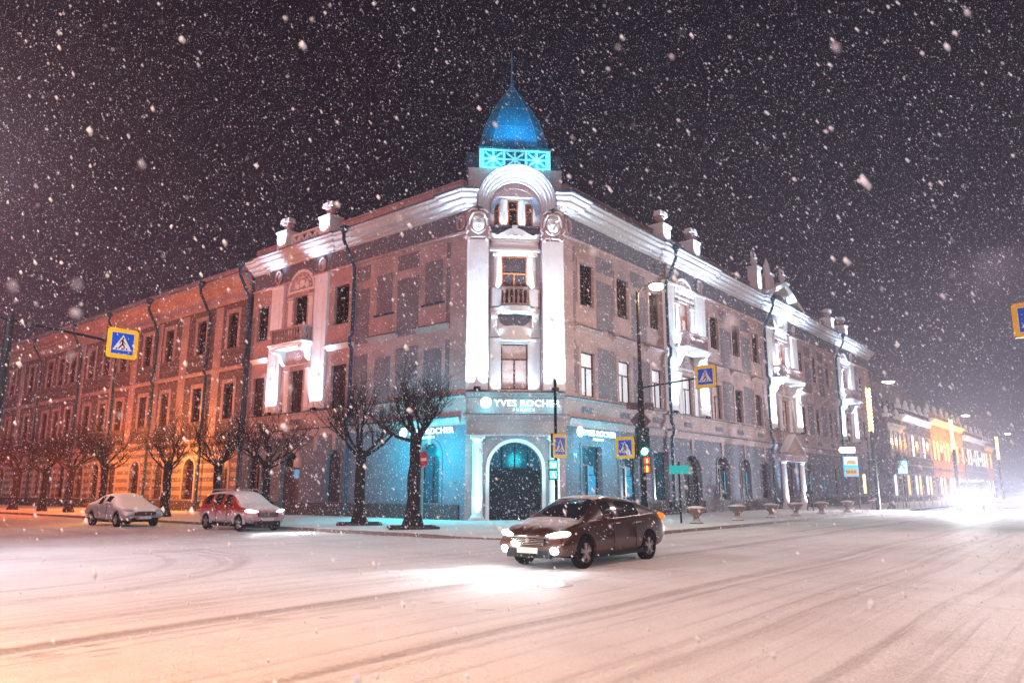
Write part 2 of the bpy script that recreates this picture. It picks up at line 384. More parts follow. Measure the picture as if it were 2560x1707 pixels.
        height = math_node(nt, 'SUBTRACT', math_node(nt, 'MULTIPLY_ADD', mid.outputs['Fac'], 1.3, fine.outputs['Fac']), math_node(nt, 'MULTIPLY', dirt, 1.8))
    mx = nt.nodes.new("ShaderNodeMix"); mx.data_type = 'RGBA'
    L(dirt, mx.inputs[0]); mx.inputs[6].default_value = (0.86, 0.86, 0.88, 1); mx.inputs[7].default_value = (0.46, 0.38, 0.37, 1)
    L(mx.outputs[2], b.inputs['Base Color'])
    b.inputs['Roughness'].default_value = 0.75; b.inputs['Specular IOR Level'].default_value = 0.25
    bp = nt.nodes.new("ShaderNodeBump"); bp.inputs['Strength'].default_value = 1.0; bp.inputs['Distance'].default_value = 0.09
    L(height, bp.inputs['Height']); L(bp.outputs[0], b.inputs['Normal'])
    return m
M['snow_road'] = snow_ground('snowy_road')
M['snow_walk'] = snow_ground('snowy_pavement', False)
M['kerb'] = snowy('kerb_stone', (0.16, 0.12, 0.11), 0.85, lo=0.6, hi=0.95, amount=0.85)
M['snow'] = solid('fresh_snow', (0.8, 0.8, 0.82), 0.9, bump=0.3, bscale=12)
# ------------------------------------------------------------------ ground
def plane_obj(name, pts, z, mat, kind='structure'):
    mb = MB(); mb.face([(x, y, z) for x, y in pts]); o = mb.build(name, mat, None, (0, 0, 0), fix=False)
    return tag(o, kind=kind)
plane_obj('ground', [(-500, -120), (500, -120), (500, 700), (-500, 700)], -0.06, M['snow_walk'])
# one road sheet over the whole crossing and both streets, softly uneven
def road():
    mb = MB(); xs = np.concatenate([np.arange(-60, -16, 4), np.arange(-16, 20, 0.8), np.arange(20, 132, 4)])
    ys = np.concatenate([np.arange(-14, 2, 4), np.arange(2, 34, 0.8), np.arange(34, 160, 4)])
    rows = []
    for y in ys:
        rows.append([(x, y, 0.012 * math.sin(x * .7 + y * .31) + 0.010 * math.sin(x * 1.9 - y * 1.3)) for x in xs])
    mb.grid(rows)
    return tag(mb.build('road', M['snow_road'], None, (0, 0, 0), smooth='all', fix=False), kind='structure')
road()
# pavement wrapping the corner: kerb line 9.0 m off the left face, 8.4 m off the right face
WL, WR, KR = 9.0, 8.4, 5.0
def kerb_path(off=0.0, n=14):
    """list of plan points from far left to far right, off = distance in from the kerb"""
    wl, wr, rad = WL - off, WR - off, KR - off * 0.6
    # solve corner C where both offset lines meet
    a = Matrix(((dL.x, -dR.x), (dL.y, -dR.y)))
    b = (OR + nR * wr) - (OL + nL * wl)
    t = a.inverted() @ Vector((b.x, b.y))
    C = OL + nL * wl + dL * t[0]
    pts = [C + dL * 75]
    cc = C + dL * rad + dR * rad
    for k in range(n + 1):
        th = math.pi / 2 * k / n
        pts.append(cc - dR * rad * math.cos(th) - dL * rad * math.sin(th))
    pts.append(C + dR * 140)
    return pts
outer, rim, inner = kerb_path(0), kerb_path(0.18), kerb_path(1.4)
hs = [0.13] + [0.12 - 0.075 * math.sin(math.pi * k / 14) for k in range(15)] + [0.13]
mb = MB()
mb.grid([[(p.x, p.y, -0.05) for p in outer], [(p.x, p.y, h) for p, h in zip(outer, hs)], [(p.x, p.y, h) for p, h in zip(rim, hs)]])
tag(mb.build('kerb', M['kerb'], None, (0, 0, 0)), kind='structure')
mb = MB()
wallp = [OL + dL * 76 + nL * 0.0, *[OL] * 7, O, O, *[OR] * 6, OR + dR * 141]
mb.grid([[(p.x, p.y, h - 0.004) for p, h in zip(rim, hs)], [(p.x, p.y, 0.13) for p in inner], [(p.x + nb.x * .5, p.y + nb.y * .5, 0.14) for p in wallp]])
tag(mb.build('pavement', M['snow_walk'], None, (0, 0, 0), fix=False), kind='structure')

# ------------------------------------------------------------------ corner building
bld = empty('corner_building', O, 0, 'three storey corner building with floodlit white pilasters and blue dome', 'building')
def bp(mb, name, mat, parent=None, smooth=False): return mb.build(name, mat, parent or bld, O, smooth=smooth)
def arc_pts(c, z0, r, rz=None, n=14, a0=0.0, a1=math.pi):
    rz = rz or r
    return [(c + r * math.cos(a0 + (a1 - a0) * k / n), z0 + rz * math.sin(a0 + (a1 - a0) * k / n)) for k in range(n + 1)]
def wall(mb, F, s0, s1, z0, z1, ops, m=0, o=0.0, dep=0.3):
    ss = sorted({s0, s1, *[q[0] for q in ops], *[q[1] for q in ops]})
    zs = sorted({z0, z1, *[q[2] for q in ops], *[q[3] for q in ops]})
    ss = [s for s in ss if s0 <= s <= s1]; zs = [z for z in zs if z0 <= z <= z1]
    for a, b in zip(ss, ss[1:]):
        for c, d in zip(zs, zs[1:]):
            cs, cz = (a + b) / 2, (c + d) / 2
            if any(q[0] < cs < q[1] and q[2] < cz < q[3] for q in ops): continue
            mb.face([F(a, o, c), F(b, o, c), F(b, o, d), F(a, o, d)], m)
    for q in ops:
        a, b, c, d = q[:4]; arch = len(q) > 4 and q[4]
        top = d - (b - a) / 2 * (q[4] if arch else 0)
        mb.face([F(a, o, c), F(a, o - dep, c), F(a, o - dep, top), F(a, o, top)], m)
        mb.face([F(b, o, c), F(b, o - dep, c), F(b, o - dep, top), F(b, o, top)], m)
        mb.face([F(a, o, c), F(b, o, c), F(b, o - dep, c), F(a, o - dep, c)], m)
        if arch:
            P = arc_pts((a + b) / 2, top, (b - a) / 2, d - top)
            h = len(P) // 2
            for k in range(len(P) - 1):
                cx = b if k < h else a
                mb.face([F(P[k][0], o, P[k][1]), F(P[k + 1][0], o, P[k + 1][1]), F(cx, o, d)], m)
                mb.face([F(P[k][0], o, P[k][1]), F(P[k + 1][0], o, P[k + 1][1]), F(P[k + 1][0], o - dep, P[k + 1][1]), F(P[k][0], o - dep, P[k][1])], m)
        else:
            mb.face([F(a, o, d), F(b, o, d), F(b, o - dep, d), F(a, o - dep, d)], m)
def shape(s0, s1, z0, z1, arch):
    if not arch: return [(s0, z0), (s1, z0), (s1, z1), (s0, z1)]
    top = z1 - (s1 - s0) / 2 * arch
    return [(s0, z0), (s1, z0)] + arc_pts((s0 + s1) / 2, top, (s1 - s0) / 2, z1 - top)
RW_ = random.Random(12)
def window(F, s0, s1, z0, z1, par, org, glass='glass', fr='frame_dark', arch=0, surround=None, o=-0.2, mull=True, name='window', blind=None):
    """a window as a part: its frame, with pane / blind / surround as sub-parts"""
    if glass == 'glass' and RW_.random() < .4: glass = 'glass2'
    mb = MB(); c = (s0 + s1) / 2; t = 0.07
    ztop = z1 - ((s1 - s0) / 2 * arch if arch else 0)
    mb.box(F, s0, s0 + t, o, o + .08, z0, ztop); mb.box(F, s1 - t, s1, o, o + .08, z0, ztop)
    mb.box(F, s0 + t, s1 - t, o, o + .08, z0, z0 + t)
    if arch:
        P = arc_pts(c, ztop, (s1 - s0) / 2, z1 - ztop); Q = arc_pts(c, ztop, (s1 - s0) / 2 - t, z1 - ztop - t)
        mb.grid([[F(a, o + .08, z) for a, z in P], [F(a, o + .08, z) for a, z in Q], [F(a, o, z) for a, z in Q]])
        tz = ztop
    else:
        mb.box(F, s0 + t, s1 - t, o, o + .08, z1 - t, z1); tz = z0 + (z1 - z0) * 0.66
    mb.box(F, s0 + t, s1 - t, o, o + .07, tz - .035, tz + .035)
    if mull: mb.box(F, c - .04, c + .04, o, o + .065, z0 + t, tz - .035)
    w = mb.build(name, M[fr], par, org)
    g = MB(); pl = shape(s0 + .01, s1 - .01, z0 + .01, z1 - .01, arch)
    g.face([F(a, o + .01, z) for a, z in pl]); g.build('pane', M[glass], w, org, fix=False)
    if blind:
        b_ = MB(); b0, b1, bz0, bz1 = blind
        b_.box(F, b0, b1, o + .015, o + .022, bz0, bz1); b_.build('blind', M['curtain'], w, org)
    if surround:
        sm, sw, pr = surround
        q = MB(); q.box(F, s0 - sw, s0 - .002, 0.0, pr, z0, ztop); q.box(F, s1 + .002, s1 + sw, 0.0, pr, z0, ztop)
        if arch:
            P = arc_pts(c, ztop, (s1 - s0) / 2 + sw, z1 - ztop + sw); Q = arc_pts(c, ztop, (s1 - s0) / 2, z1 - ztop)
            q.grid([[F(a, 0, z) for a, z in P], [F(a, pr, z) for a, z in P], [F(a, pr, z) for a, z in Q], [F(a, 0, z) for a, z in Q]])
        else: q.box(F, s0 - sw, s1 + sw, 0.0, pr + .01, z1 + .002, z1 + sw)
        q.build('surround', M[sm], w, org)
    return w
def sweep(mb, path, prof, m=0, closed=True):
    """path: plan points (Vectors), outward side given by the sign of the street normal; prof: (o, z)"""
    n = len(path); outs = []
    for k in range(n):
        ds = []
        if k > 0: ds.append((path[k] - path[k - 1]).normalized())
        if k < n - 1: ds.append((path[k + 1] - path[k]).normalized())
        ns = [Vector((d.y, -d.x, 0)) for d in ds]       # right-hand side of travel
        if len(ns) == 1: outs.append(ns[0])
        else:
            s_ = ns[0] + ns[1]; outs.append(s_ * (1.0 / max(0.2, s_.dot(ns[0]))))
    pr = list(prof) + ([prof[0]] if closed else [])
    rows = [[path[k] + outs[k] * o + UP * z for o, z in pr] for k in range(n)]
    mb.grid(rows, m)
    if closed: mb.face(rows[0][:-1], m); mb.face(rows[-1][:-1][::-1], m)
def jog(F, lst): return [F(s, o, 0) for s, o in lst]
# travel from far left to far right; with right-hand normals pointing at the street
L_END, R_END = 20.1, 60.0
pathL = jog(FL, [(L_END, 0), (17.9, 0), (17.9, .16), (11.2, .16), (11.2, 0), (.55, 0), (.55, .14)])
pathLc = [FL(-.08, .14, 0), FC(-2.02, .16, 0)]
pathR = [FC(2.02, .16, 0), FR(-.08, .14, 0)] + jog(FR, [(.55, .14), (.55, 0), (10.7, 0), (10.7, .16), (17.2, .16), (17.2, 0), (27.6, 0), (27.6, .2), (36.2, .2), (36.2, 0), (47.0, 0), (47.0, .16), (53.6, .16), (53.6, 0), (R_END, 0)])
CORN = [(0, 16.10), (.12, 16.10), (.16, 16.22), (.30, 16.26), (.34, 16.40), (.62, 16.46), (.64, 16.60), (.72, 16.66), (.82, 16.72), (.84, 16.84), (.92, 16.90), (.92, 16.96), (0, 16.98)]
FLSH = [(.0, 16.985), (.95, 16.965), (.96, 16.93), (.98, 16.93), (.98, 16.985), (.0, 17.03)]
for pth, nm in ((pathL + pathLc, 'cornice'), (pathR, 'cornice')):
    mb = MB(); sweep(mb, pth, CORN); c_ = bp(mb, nm, M['cornice'])
    mb = MB(); sweep(mb, pth, FLSH); bp(mb, 'flashing', M['flash'], c_)
# frieze band and small moulding under it
def straight(F, s0, s1, prof, mb, m=0): sweep(mb, [F(s0, 0, 0), F(s1, 0, 0)] if F is FR or F is FC else [F(s1, 0, 0), F(s0, 0, 0)], prof, m)
mb = MB()
straight(FL, .5, 20.1, [(0, 15.0), (.02, 15.0), (.02, 16.1), (0, 16.1)], mb); bp(mb, 'frieze', M['grey'])
mb = MB(); straight(FR, .5, 60, [(0, 15.0), (.02, 15.0), (.02, 16.1), (0, 16.1)], mb); bp(mb, 'frieze', M['grey'])
mb = MB(); straight(FL, .0, 20.1, [(0, 14.88), (.10, 14.88), (.14, 14.98), (.14, 15.01), (0, 15.01)], mb); bp(mb, 'moulding', M['pale'])
mb = MB(); straight(FR, .0, 60, [(0, 14.88), (.10, 14.88), (.14, 14.98), (.14, 15.01), (0, 15.01)], mb); bp(mb, 'moulding', M['pale'])

# openings ---------------------------------------------------------
LW2 = [(9.6, 11.0, 11.43, 13.83), (13.8, 15.15, 10.66, 13.85), (18.1, 19.4, 11.43, 13.83)]
LW1 = [(9.6, 11.0, 6.32, 8.92), (13.85, 15.15, 6.36, 9.0), (18.1, 19.4, 6.32, 8.92)]
LW0 = [(1.75, 3.2, .95, 4.0, 1), (9.75, 11.1, .92, 3.92, 1), (13.75, 15.75, .10, 3.94, 1), (17.98, 19.45, .95, 3.92, 1)]
RC = [2.2, 6.0, 9.85, 18.55, 22.35, 26.2, 36.8, 40.6, 44.5, 56.2]
RW2 = [(c - .68, c + .68, 11.45, 13.8) for c in RC] + [(13.25, 14.65, 10.66, 13.9), (31.3, 32.7, 10.66, 13.9), (49.6, 51.0, 10.66, 13.9)]
RW1 = [(c - .68, c + .68, 6.48, 8.88) for c in RC] + [(13.25, 14.65, 6.42, 8.95), (31.3, 32.7, 6.42, 8.95), (49.6, 51.0, 6.42, 8.95)]
RW0 = [(1.45, 3.35, 1.0, 3.85), (5.2, 7.15, 1.0, 3.85), (9.0, 10.85, 1.0, 3.85), (13.0, 15.55, .12, 3.82, 1), (17.95, 19.9, .95, 3.86, .6), (21.9, 23.8, .95, 3.8, .6), (25.8, 27.6, .95, 3.75, .6),
       (31.0, 33.6, .14, 3.8), (36.5, 38.2, .9, 3.8), (40.3, 42.0, .9, 3.8), (44.2, 45.8, .9, 3.8), (47.5, 49.2, .9, 3.8), (51.0, 52.7, .9, 3.8), (55.0, 56.7, .9, 3.8)]
for F, send, w0, w1, w2 in ((FL, 20.1, LW0, LW1, LW2), (FR, 60.0, RW0, RW1, RW2)):
    mb = MB(); wall(mb, F, 0, send, 4.82, 17.0, [q for q in w1 + w2]); bp(mb, 'upper_wall', M['pale'])
    mb = MB(); wall(mb, F, 0, send, 0.0, 4.82, w0, dep=.4); bp(mb, 'ground_floor_wall', M['grey'])
# end walls, inner backing and roof
mb = MB()
mb.box(FL, 20.08, 20.1, -14, 0, 0, 17.9); mb.box(FR, 59.98, 60.0, -14, 0, 0, 17.9)
bp(mb, 'gable_wall', M['pale'])
mb = MB()
RZ = 17.6
inL, inR = OL - nL * 14, OR - nR * 14
mb.face([FL(0, -.3, RZ), FL(20.1, -.3, RZ), FL(20.1, -14, RZ), O + nb * 19 + UP * RZ])
mb.face([FL(0, -.3, RZ), O + nb * 19 + UP * RZ, FR(0, -.3, RZ)])
mb.face([FR(0, -.3, RZ), O + nb * 19 + UP * RZ, FR(60, -14, RZ), FR(60, -.3, RZ)])
bp(mb, 'roof', M['roof'])

# ground floor dressings
def keystones(F, cs, z0=3.9, z1=4.82):
    for c in cs: mb = MB(); mb.prism(F, [(c - .10, z0), (c + .10, z0), (c + .17, z1), (c - .17, z1)], .001, .09); bp(mb, 'keystone', M['pale'])
keystones(FL, [2.47, 10.42, 14.75, 18.7, 12.2]); keystones(FR, [14.27, 18.9, 22.85, 26.7])
for F, s0, s1 in ((FL, .35, 20.1), (FR, .35, 30.2), (FR, 34.6, 60.0)):
    mb = MB(); straight(F, s0, s1, [(0, 4.82), (.05, 4.82), (.06, 4.95), (.16, 5.16), (.20, 5.18), (.20, 5.24), (0, 5.26)], mb); b_ = bp(mb, 'belt_course', M['pale'])
    mb = MB(); straight(F, s0, s1, [(.0, 5.262), (.23, 5.243), (.24, 5.20), (.26, 5.20), (.26, 5.262), (0, 5.30)], mb); bp(mb, 'flashing', M['pipe'], b_)
for F, s0, s1 in ((FL, .0, 20.1), (FR, .0, 60.0)):
    mb = MB(); straight(F, s0, s1, [(0, 6.18), (.08, 6.2), (.13, 6.28), (.13, 6.31), (0, 6.33)], mb); bp(mb, 'sill_course', M['pale'])
    mb = MB(); straight(F, s0, s1, [(0, 6.332), (.15, 6.315), (.16, 6.29), (.18, 6.29), (.18, 6.335), (0, 6.36)], mb); bp(mb, 'flashing', M['pipe'])
# plinths (broken at doors)
def plinth(F, spans, z):
    for a, b in spans:
        mb = MB(); mb.box(F, a, b, 0.0, .12, 0.0, z - .08); mb.box(F, a, b, 0.0, .08, z - .08, z); bp(mb, 'plinth', M['plinth'])
plinth(FL, [(.35, 13.6), (15.9, 20.1)], .88)
plinth(FR, [(.35, 12.85), (15.7, 30.0), (35.0, 60.0)], .92)
# small grey plaques between the belt and the sills
def plaques(F, cs, par=None):
    for c in cs:
        mb = MB(); mb.box(F, c - .55, c + .55, 0.0, .03, 5.58, 5.90); mb.box(F, c - .45, c + .45, .03, .05, 5.65, 5.83); bp(mb, 'wall_plaque', M['grey'])
plaques(FL, [2.5, 6.5, 10.3, 14.5, 18.7]); plaques(FR, [2.1, 6.0, 9.7, 13.9, 18.6, 22.4, 26.2, 36.8, 40.6, 44.5, 56])
# painted grey panels
def panels(F, spans):
    for a, b, c, d in spans:
        mb = MB(); mb.box(F, a, b, -.02, .014, c, d); bp(mb, 'wall_panel', M['panel'])
pl_ = []
for a, b in ((3.6, 5.35), (7.75, 8.95), (1.2, 1.5)):
    pl_ += [(a, b, 9.95, 13.25), (a, b, 13.75, 14.65), (a, b, 6.45, 9.3)]
pl_ += [(19.75, 20.05, 6.5, 13.2), (9.05, 9.25, 11.0, 13.3)]
panels(FL, pl_)
pr_ = [(.95, 1.15, 10.3, 13.2), (.95, 1.15, 13.7, 14.6), (.95, 1.15, 6.6, 9.4)]
for a, b in ((3.2, 4.95), (7.0, 8.8), (19.6, 21.3), (23.4, 25.15), (37.9, 39.5), (41.7, 43.3), (54.3, 55.2)):
    pr_ += [(a, b, 10.3, 13.15), (a, b, 13.65, 14.55), (a, b, 6.5, 9.3)]
pr_ += [(45.6, 46.6, 6.5, 9.3), (27.25, 27.5, 6.5, 13.1), (16.95, 17.6, 10.6, 13.0)]
panels(FR, pr_)
# blind windows of the left face
for c in (2.45, 6.45):
    for z0, z1 in ((11.46, 13.82), (6.36, 8.95)):
        mb = MB(); mb.box(FL, c - .66, c + .66, -.02, .016, z0, z1); mb.box(FL, c - .85, c + .85, 0, .12, z0 - .1, z0 - .02, 1)
        bp(mb, 'blind_window', [M['panel'], M['pipe']])
# hoods over first floor windows
def hood(F, c, w, z=10.05, mat='white', par=None):
    mb = MB()
    mb.prism(lambda a, o, zz: F(o + c, a, zz), [(0, z - .18), (.05, z - .18), (.10, z - .05), (.24, z + .03), (.26, z + .12), (0, z + .14)], -w, w)
    h = bp(mb, 'window_hood', M[mat])
    mb = MB(); mb.box(F, c - w - .02, c + w + .02, 0.0, .285, z + .14, z + .165); bp(mb, 'flashing', M['pipe'], h)
for c in (2.45, 6.45, 10.3): hood(FL, c, 1.25, mat='pale' if c < 9 else 'white')
hood(FL, 18.75, .95)
for c in RC: hood(FR, c, 1.15, mat='pale')

SUR = ('pale', .24, .06)
for q in LW2: window(FL, *q[:4], bld, O, surround=SUR)
for q in LW1: window(FL, *q[:4], bld, O, surround=SUR)
for k, q in enumerate(LW0):
    if k == 2: continue
    window(FL, *q[:4], bld, O, arch=1, surround=('grey', .2, .05), o=-.3, glass='tealglass' if k == 0 else 'glass')
for k, q in enumerate(RW2): window(FR, *q[:4], bld, O, surround=SUR, glass='curtain_dim' if k in (10, 11) else 'glass', fr='frame_orange' if k in (10, 11, 12) else 'frame_dark')
for k, q in enumerate(RW1):
    bl = None
    if k in (0, 1, 2, 10):
        bl = (q[0] + .08, q[1] - .08, q[2] + .1, q[3] - .08)
    w_ = window(FR, *q[:4], bld, O, surround=SUR, blind=None, glass='curtain' if bl else ('curtain_dim' if k in (3, 11) else 'glass'))
for k, q in enumerate(RW0):
    if k in (3, 7): continue
    gl = 'tealglass' if k < 3 else 'glass'
    w_ = window(FR, *q[:4], bld, O, arch=q[4] if len(q) > 4 else 0, o=-.32, glass=gl, surround=('grey', .14, .05))
    if k in (0, 1):
        mb = MB(); mb.box(FR, q[0] + .95, q[1] - .2, -.30, -.285, 1.25, 2.35); mb.box(FR, q[0] + 1.0, q[1] - .35, -.30, -.285, 2.4, 2.9); bp(mb, 'lit_display', M['blueglass'], w_)
    if k in (4, 5, 8, 9):
        mb = MB(); mb.box(FR, q[1] - .32, q[1] - .22, -.24, -.21, 1.3, 2.9); bp(mb, 'lit_strip', M['blueglass'], w_)

def door(F, s0, s1, z0, z1, arch, mat='frame_dark', pane='glass', o=-.35):
    mb = MB(); c = (s0 + s1) / 2; ztop = z1 - (s1 - s0) / 2 * arch
    mb.box(F, s0, s1, o - .05, o, z0, ztop)
    for a, b in ((s0, s0 + .1), (s1 - .1, s1), (c - .05, c + .05)): mb.box(F, a, b, o, o + .05, z0, ztop)
    mb.box(F, s0 + .1, s1 - .1, o, o + .06, ztop - .06, ztop + .05)
    for a in (s0 + .22, c + .15):
        for zz in (z0 + .25, z0 + 1.2): mb.box(F, a, a + (s1 - s0) / 2 - .45, o, o + .03, zz, zz + .8)
    d_ = bp(mb, 'door', M[mat])
    if arch:
        g = MB(); g.face([F(a, o - .01, z) for a, z in shape(s0 + .01, s1 - .01, ztop, z1, arch)]); bp(g, 'pane', M[pane], d_)
    mb = MB(); mb.tube([F(c + .16, o + .10, z0 + .95), F(c + .16, o + .10, z0 + 1.3)], .02, 6); bp(mb, 'handle', M['black'], d_)
    return d_
dr = door(FL, 13.75, 15.75, .12, 3.94, 1)
mb = MB(); mb.box(FL, 13.95, 14.85, -.33, -.31, 2.30, 2.85); bp(mb, 'lit_display', M['blueglass'], dr)
mb = MB(); mb.box(FL, 13.95, 14.85, -.33, -.315, 2.88, 3.45); bp(mb, 'transom_panel', M['curtain_dim'], dr)
mb = MB(); P = arc_pts(14.75, 2.94, 1.25, 1.25); Q = arc_pts(14.75, 2.94, 1.0, 1.0)
mb.grid([[FL(a, 0, z) for a, z in P], [FL(a, .07, z) for a, z in P], [FL(a, .07, z) for a, z in Q], [FL(a, 0, z) for a, z in Q]]); bp(mb, 'door_arch', M['pale'])
mb = MB(); mb.box(FL, 13.5, 16.0, 0, .9, .1, .24); bp(mb, 'door_step', M['plinth'])
door(FR, 13.0, 15.55, .14, 3.82, 1, mat='black')
door(FR, 31.0, 33.6, .15, 3.8, 0, mat='frame_dark')

# balcony bays -------------------------------------------------------
def urn_post(F, s, o=.05):
    mb = MB(); w = .52
    mb.box(F, s - w, s + w, o - .5, o + .5, 17.0, 18.35)
    mb.box(F, s - w - .07, s + w + .07, o - .57, o + .57, 18.35, 18.5)
    mb.box(F, s - w - .05, s + w + .05, o - .55, o + .55, 17.0, 17.16)
    mb.ring(F, s, o + .5, 18.0, .3, .14, .035, 14, 5)
    mb.box(F, s - .36, s - .28, o + .5, o + .53, 17.7, 18.15); mb.box(F, s + .28, s + .36, o + .5, o + .53, 17.7, 18.15)
    p = bp(mb, 'attic_post', M['white'])
    mb = MB()
    mb.lathe(F(s, o, 18.5), [(.30, 0), (.18, .1), (.14, .22), (.34, .4), (.40, .52), (.36, .6)], 12)
    bp(mb, 'urn', M['pale'], p, smooth=True)
    mb = MB()
    mb.box(F, s - .5, s + .5, o - .14, o + .36, 19.12, 19.24); mb.box(F, s - .16, s + .16, o - .36, o + .42, 19.24, 19.40); mb.box(F, s - .48, s - .2, o - .14, o + .34, 19.24, 19.42); mb.box(F, s + .2, s + .48, o - .14, o + .34, 19.24, 19.42)
    bp(mb, 'urn_cap', M['white'], p)
def console(mb, F, s, z, w=.16, pr=.85, h=.95):
    pts = [(0, z), (pr, z), (pr, z - .16), (pr * .82, z - .26), (pr * .62, z - .22), (pr * .48, z - .34), (pr * .40, z - .58), (pr * .22, z - .78), (0, z - h)]
    mb.prism(lambda a, o, zz: F(o, a, zz), pts, s - w, s + w)
def balusters(mb, F, a0, a1, o, z0, z1, n):
    for k in range(n):
        a = a0 + (a1 - a0) * (k + .5) / n
        h = z1 - z0
        mb.lathe(F(a, o, z0), [(.05, 0), (.045, h * .1), (.085, h * .32), (.04, h * .6), (.035, h * .75), (.055, h * .85), (.055, h)], 7, cap=False)
def balcony(F, c, hw=1.75, z=10.45, pr=1.0, cols=None):
    mb = MB(); mb.box(F, c - hw, c + hw, .0, pr, z, z + .12); mb.box(F, c - hw - .08, c + hw + .08, .0, pr + .08, z + .12, z + .2)
    mb.box(F, c - hw + .1, c + hw - .1, 0, pr - .1, z - .1, z)
    b_ = bp(mb, 'balcony', M['white'])
    mb = MB(); mb.box(F, c - hw - .1, c + hw + .1, .0, pr + .10, z + .2, z + .235); bp(mb, 'flashing', M['flash'], b_)
    for s in (c - hw + .35, c + hw - .35):
        mb = MB(); console(mb, F, s, z - .1); bp(mb, 'bracket', M['white'], b_)
    zt = z + .235
    mb = MB()
    for s in (c - hw + .14, c + hw - .14): mb.box(F, s - .14, s + .14, pr - .3, pr - .02, zt, zt + .96)
    mb.box(F, c - hw + .28, c + hw - .28, pr - .26, pr - .06, zt + .84, zt + .96)
    mb.box(F, c - hw + .28, c + hw - .28, pr - .25, pr - .07, zt, zt + .10)
    for sgn in (-1, 1):
        s = c + sgn * (hw - .14)
        mb.box(F, s - .09, s + .09, .02, pr - .3, zt + .84, zt + .96); mb.box(F, s - .09, s + .09, .02, pr - .3, zt, zt + .10)
    balusters(mb, F, c - hw + .3, c + hw - .3, pr - .16, zt + .1, zt + .84, 11)
    G = lambda a, o, zz: F(o, a, zz)
    for sgn in (-1, 1): balusters(mb, G, .05, pr - .3, c + sgn * (hw - .14), zt + .1, zt + .84, 3)
    bp(mb, 'balustrade', M['pale'], b_)
def pilaster(F, s, w=.66, z0=6.45, z1=14.75, pr=.18):
    mb = MB(); mb.box(F, s - w, s + w, 0, pr, z0, z1)
    mb.box(F, s - w * .45, s - w * .4, pr, pr + .02, z0 + .8, z1 - .5); mb.box(F, s + w * .4, s + w * .45, pr, pr + .02, z0 + .8, z1 - .5)
    mb.box(F, s - w - .05, s + w + .05, 0, pr + .05, z1, z1 + .12)
    mb.box(F, s - w - .03, s + w + .03, 0, pr + .04, z0 - .02, z0 + .18)
    p = bp(mb, 'pilaster', M['white'])
    mb = MB(); mb.ring(F, s, pr - .02, 15.5, .30, .42, .07, 18, 6); mb.ellip(F, s, pr - .08, 15.5, .16, .12, .26); bp(mb, 'medallion', M['pale'], p, smooth=True)
    mb = MB(); mb.box(F, s - .18, s + .18, pr + .05, pr + .25, z0 - .12, z0 + .02); bp(mb, 'floodlight', M['black'], p)
def balcony_bay(F, c, off=2.36, wc=None, big=False):
    wc = wc or c
    for s in (c - off, c + off): pilaster(F, s)
    balcony(F, c, hw=off - .62 if not big else off - .5)
    # arched lunette above the balcony door
    mb = MB()
    P = arc_pts(wc, 14.25, 1.42, 1.35, 16); Q = arc_pts(wc, 14.25, 1.26, 1.18, 16)
    mb.grid([[F(a, 0.02, z) for a, z in P], [F(a, .12, z) for a, z in P], [F(a, .12, z) for a, z in Q], [F(a, 0.02, z) for a, z in Q]])
    P = arc_pts(wc, 14.3, .78, .85, 14); Q = arc_pts(wc, 14.3, .7, .76, 14)
    mb.grid([[F(a, 0.03, z) for a, z in P], [F(a, .09, z) for a, z in P], [F(a, .09, z) for a, z in Q], [F(a, 0.03, z) for a, z in Q]])
    bp(mb, 'lunette_arch', M['white'])
    mb = MB(); mb.prism(F, arc_pts(wc, 14.25, 1.26, 1.18, 16), .0, .035); bp(mb, 'lunette', M['pale'])
    mb = MB(); mb.ellip(F, wc, .04, 14.75, .28, .09, .34); mb.ellip(F, wc - .5, .04, 14.55, .2, .07, .2); mb.ellip(F, wc + .5, .04, 14.55, .2, .07, .2)
    for k in range(7):
        t = math.pi * (k + .5) / 7; mb.box(F, wc + .95 * math.cos(t) - .05, wc + .95 * math.cos(t) + .05, .03, .08, 14.3 + .95 * math.sin(t) - .05, 14.3 + .95 * math.sin(t) + .05)
    bp(mb, 'shell_relief', M['white'], smooth=True)
    mb = MB(); mb.box(F, wc - 1.45, wc + 1.45, 0, .14, 14.1, 14.24)
    for s in (wc - 1.1, wc + 1.1):
        for z0, z1 in ((10.7, 13.85), (6.4, 9.25)):
            mb.box(F, s - .22, s + .22, 0, .10, z0, z1 - .25); mb.box(F, s - .28, s + .28, 0, .15, z1 - .25, z1 - .17); mb.box(F, s - .26, s + .26, 0, .13, z1 - .09, z1)
    mb.box(F, wc - 1.4, wc + 1.4, 0, .12, 9.3, 9.38)
    bp(mb, 'door_surround', M['white'])
    mb = MB()
    for dx, dz in ((0, 0), (-.22, 0), (.22, 0), (0, .2), (0, -.2)): mb.ring(F, wc + dx, .03, 9.78 + dz, .13, .13, .03, 10, 4)
    bp(mb, 'quatrefoil_relief', M['white'])
balcony_bay(FL, 14.62, 2.36, 14.48)
balcony_bay(FR, 13.95, 2.3)
balcony_bay(FR, 32.0, 3.1, big=True)
balcony_bay(FR, 50.3, 2.4)
for s in (11.75, 16.35): urn_post(FL, s)
for s in (10.95, 15.3, 45.8, 50.4): urn_post(FR, s)
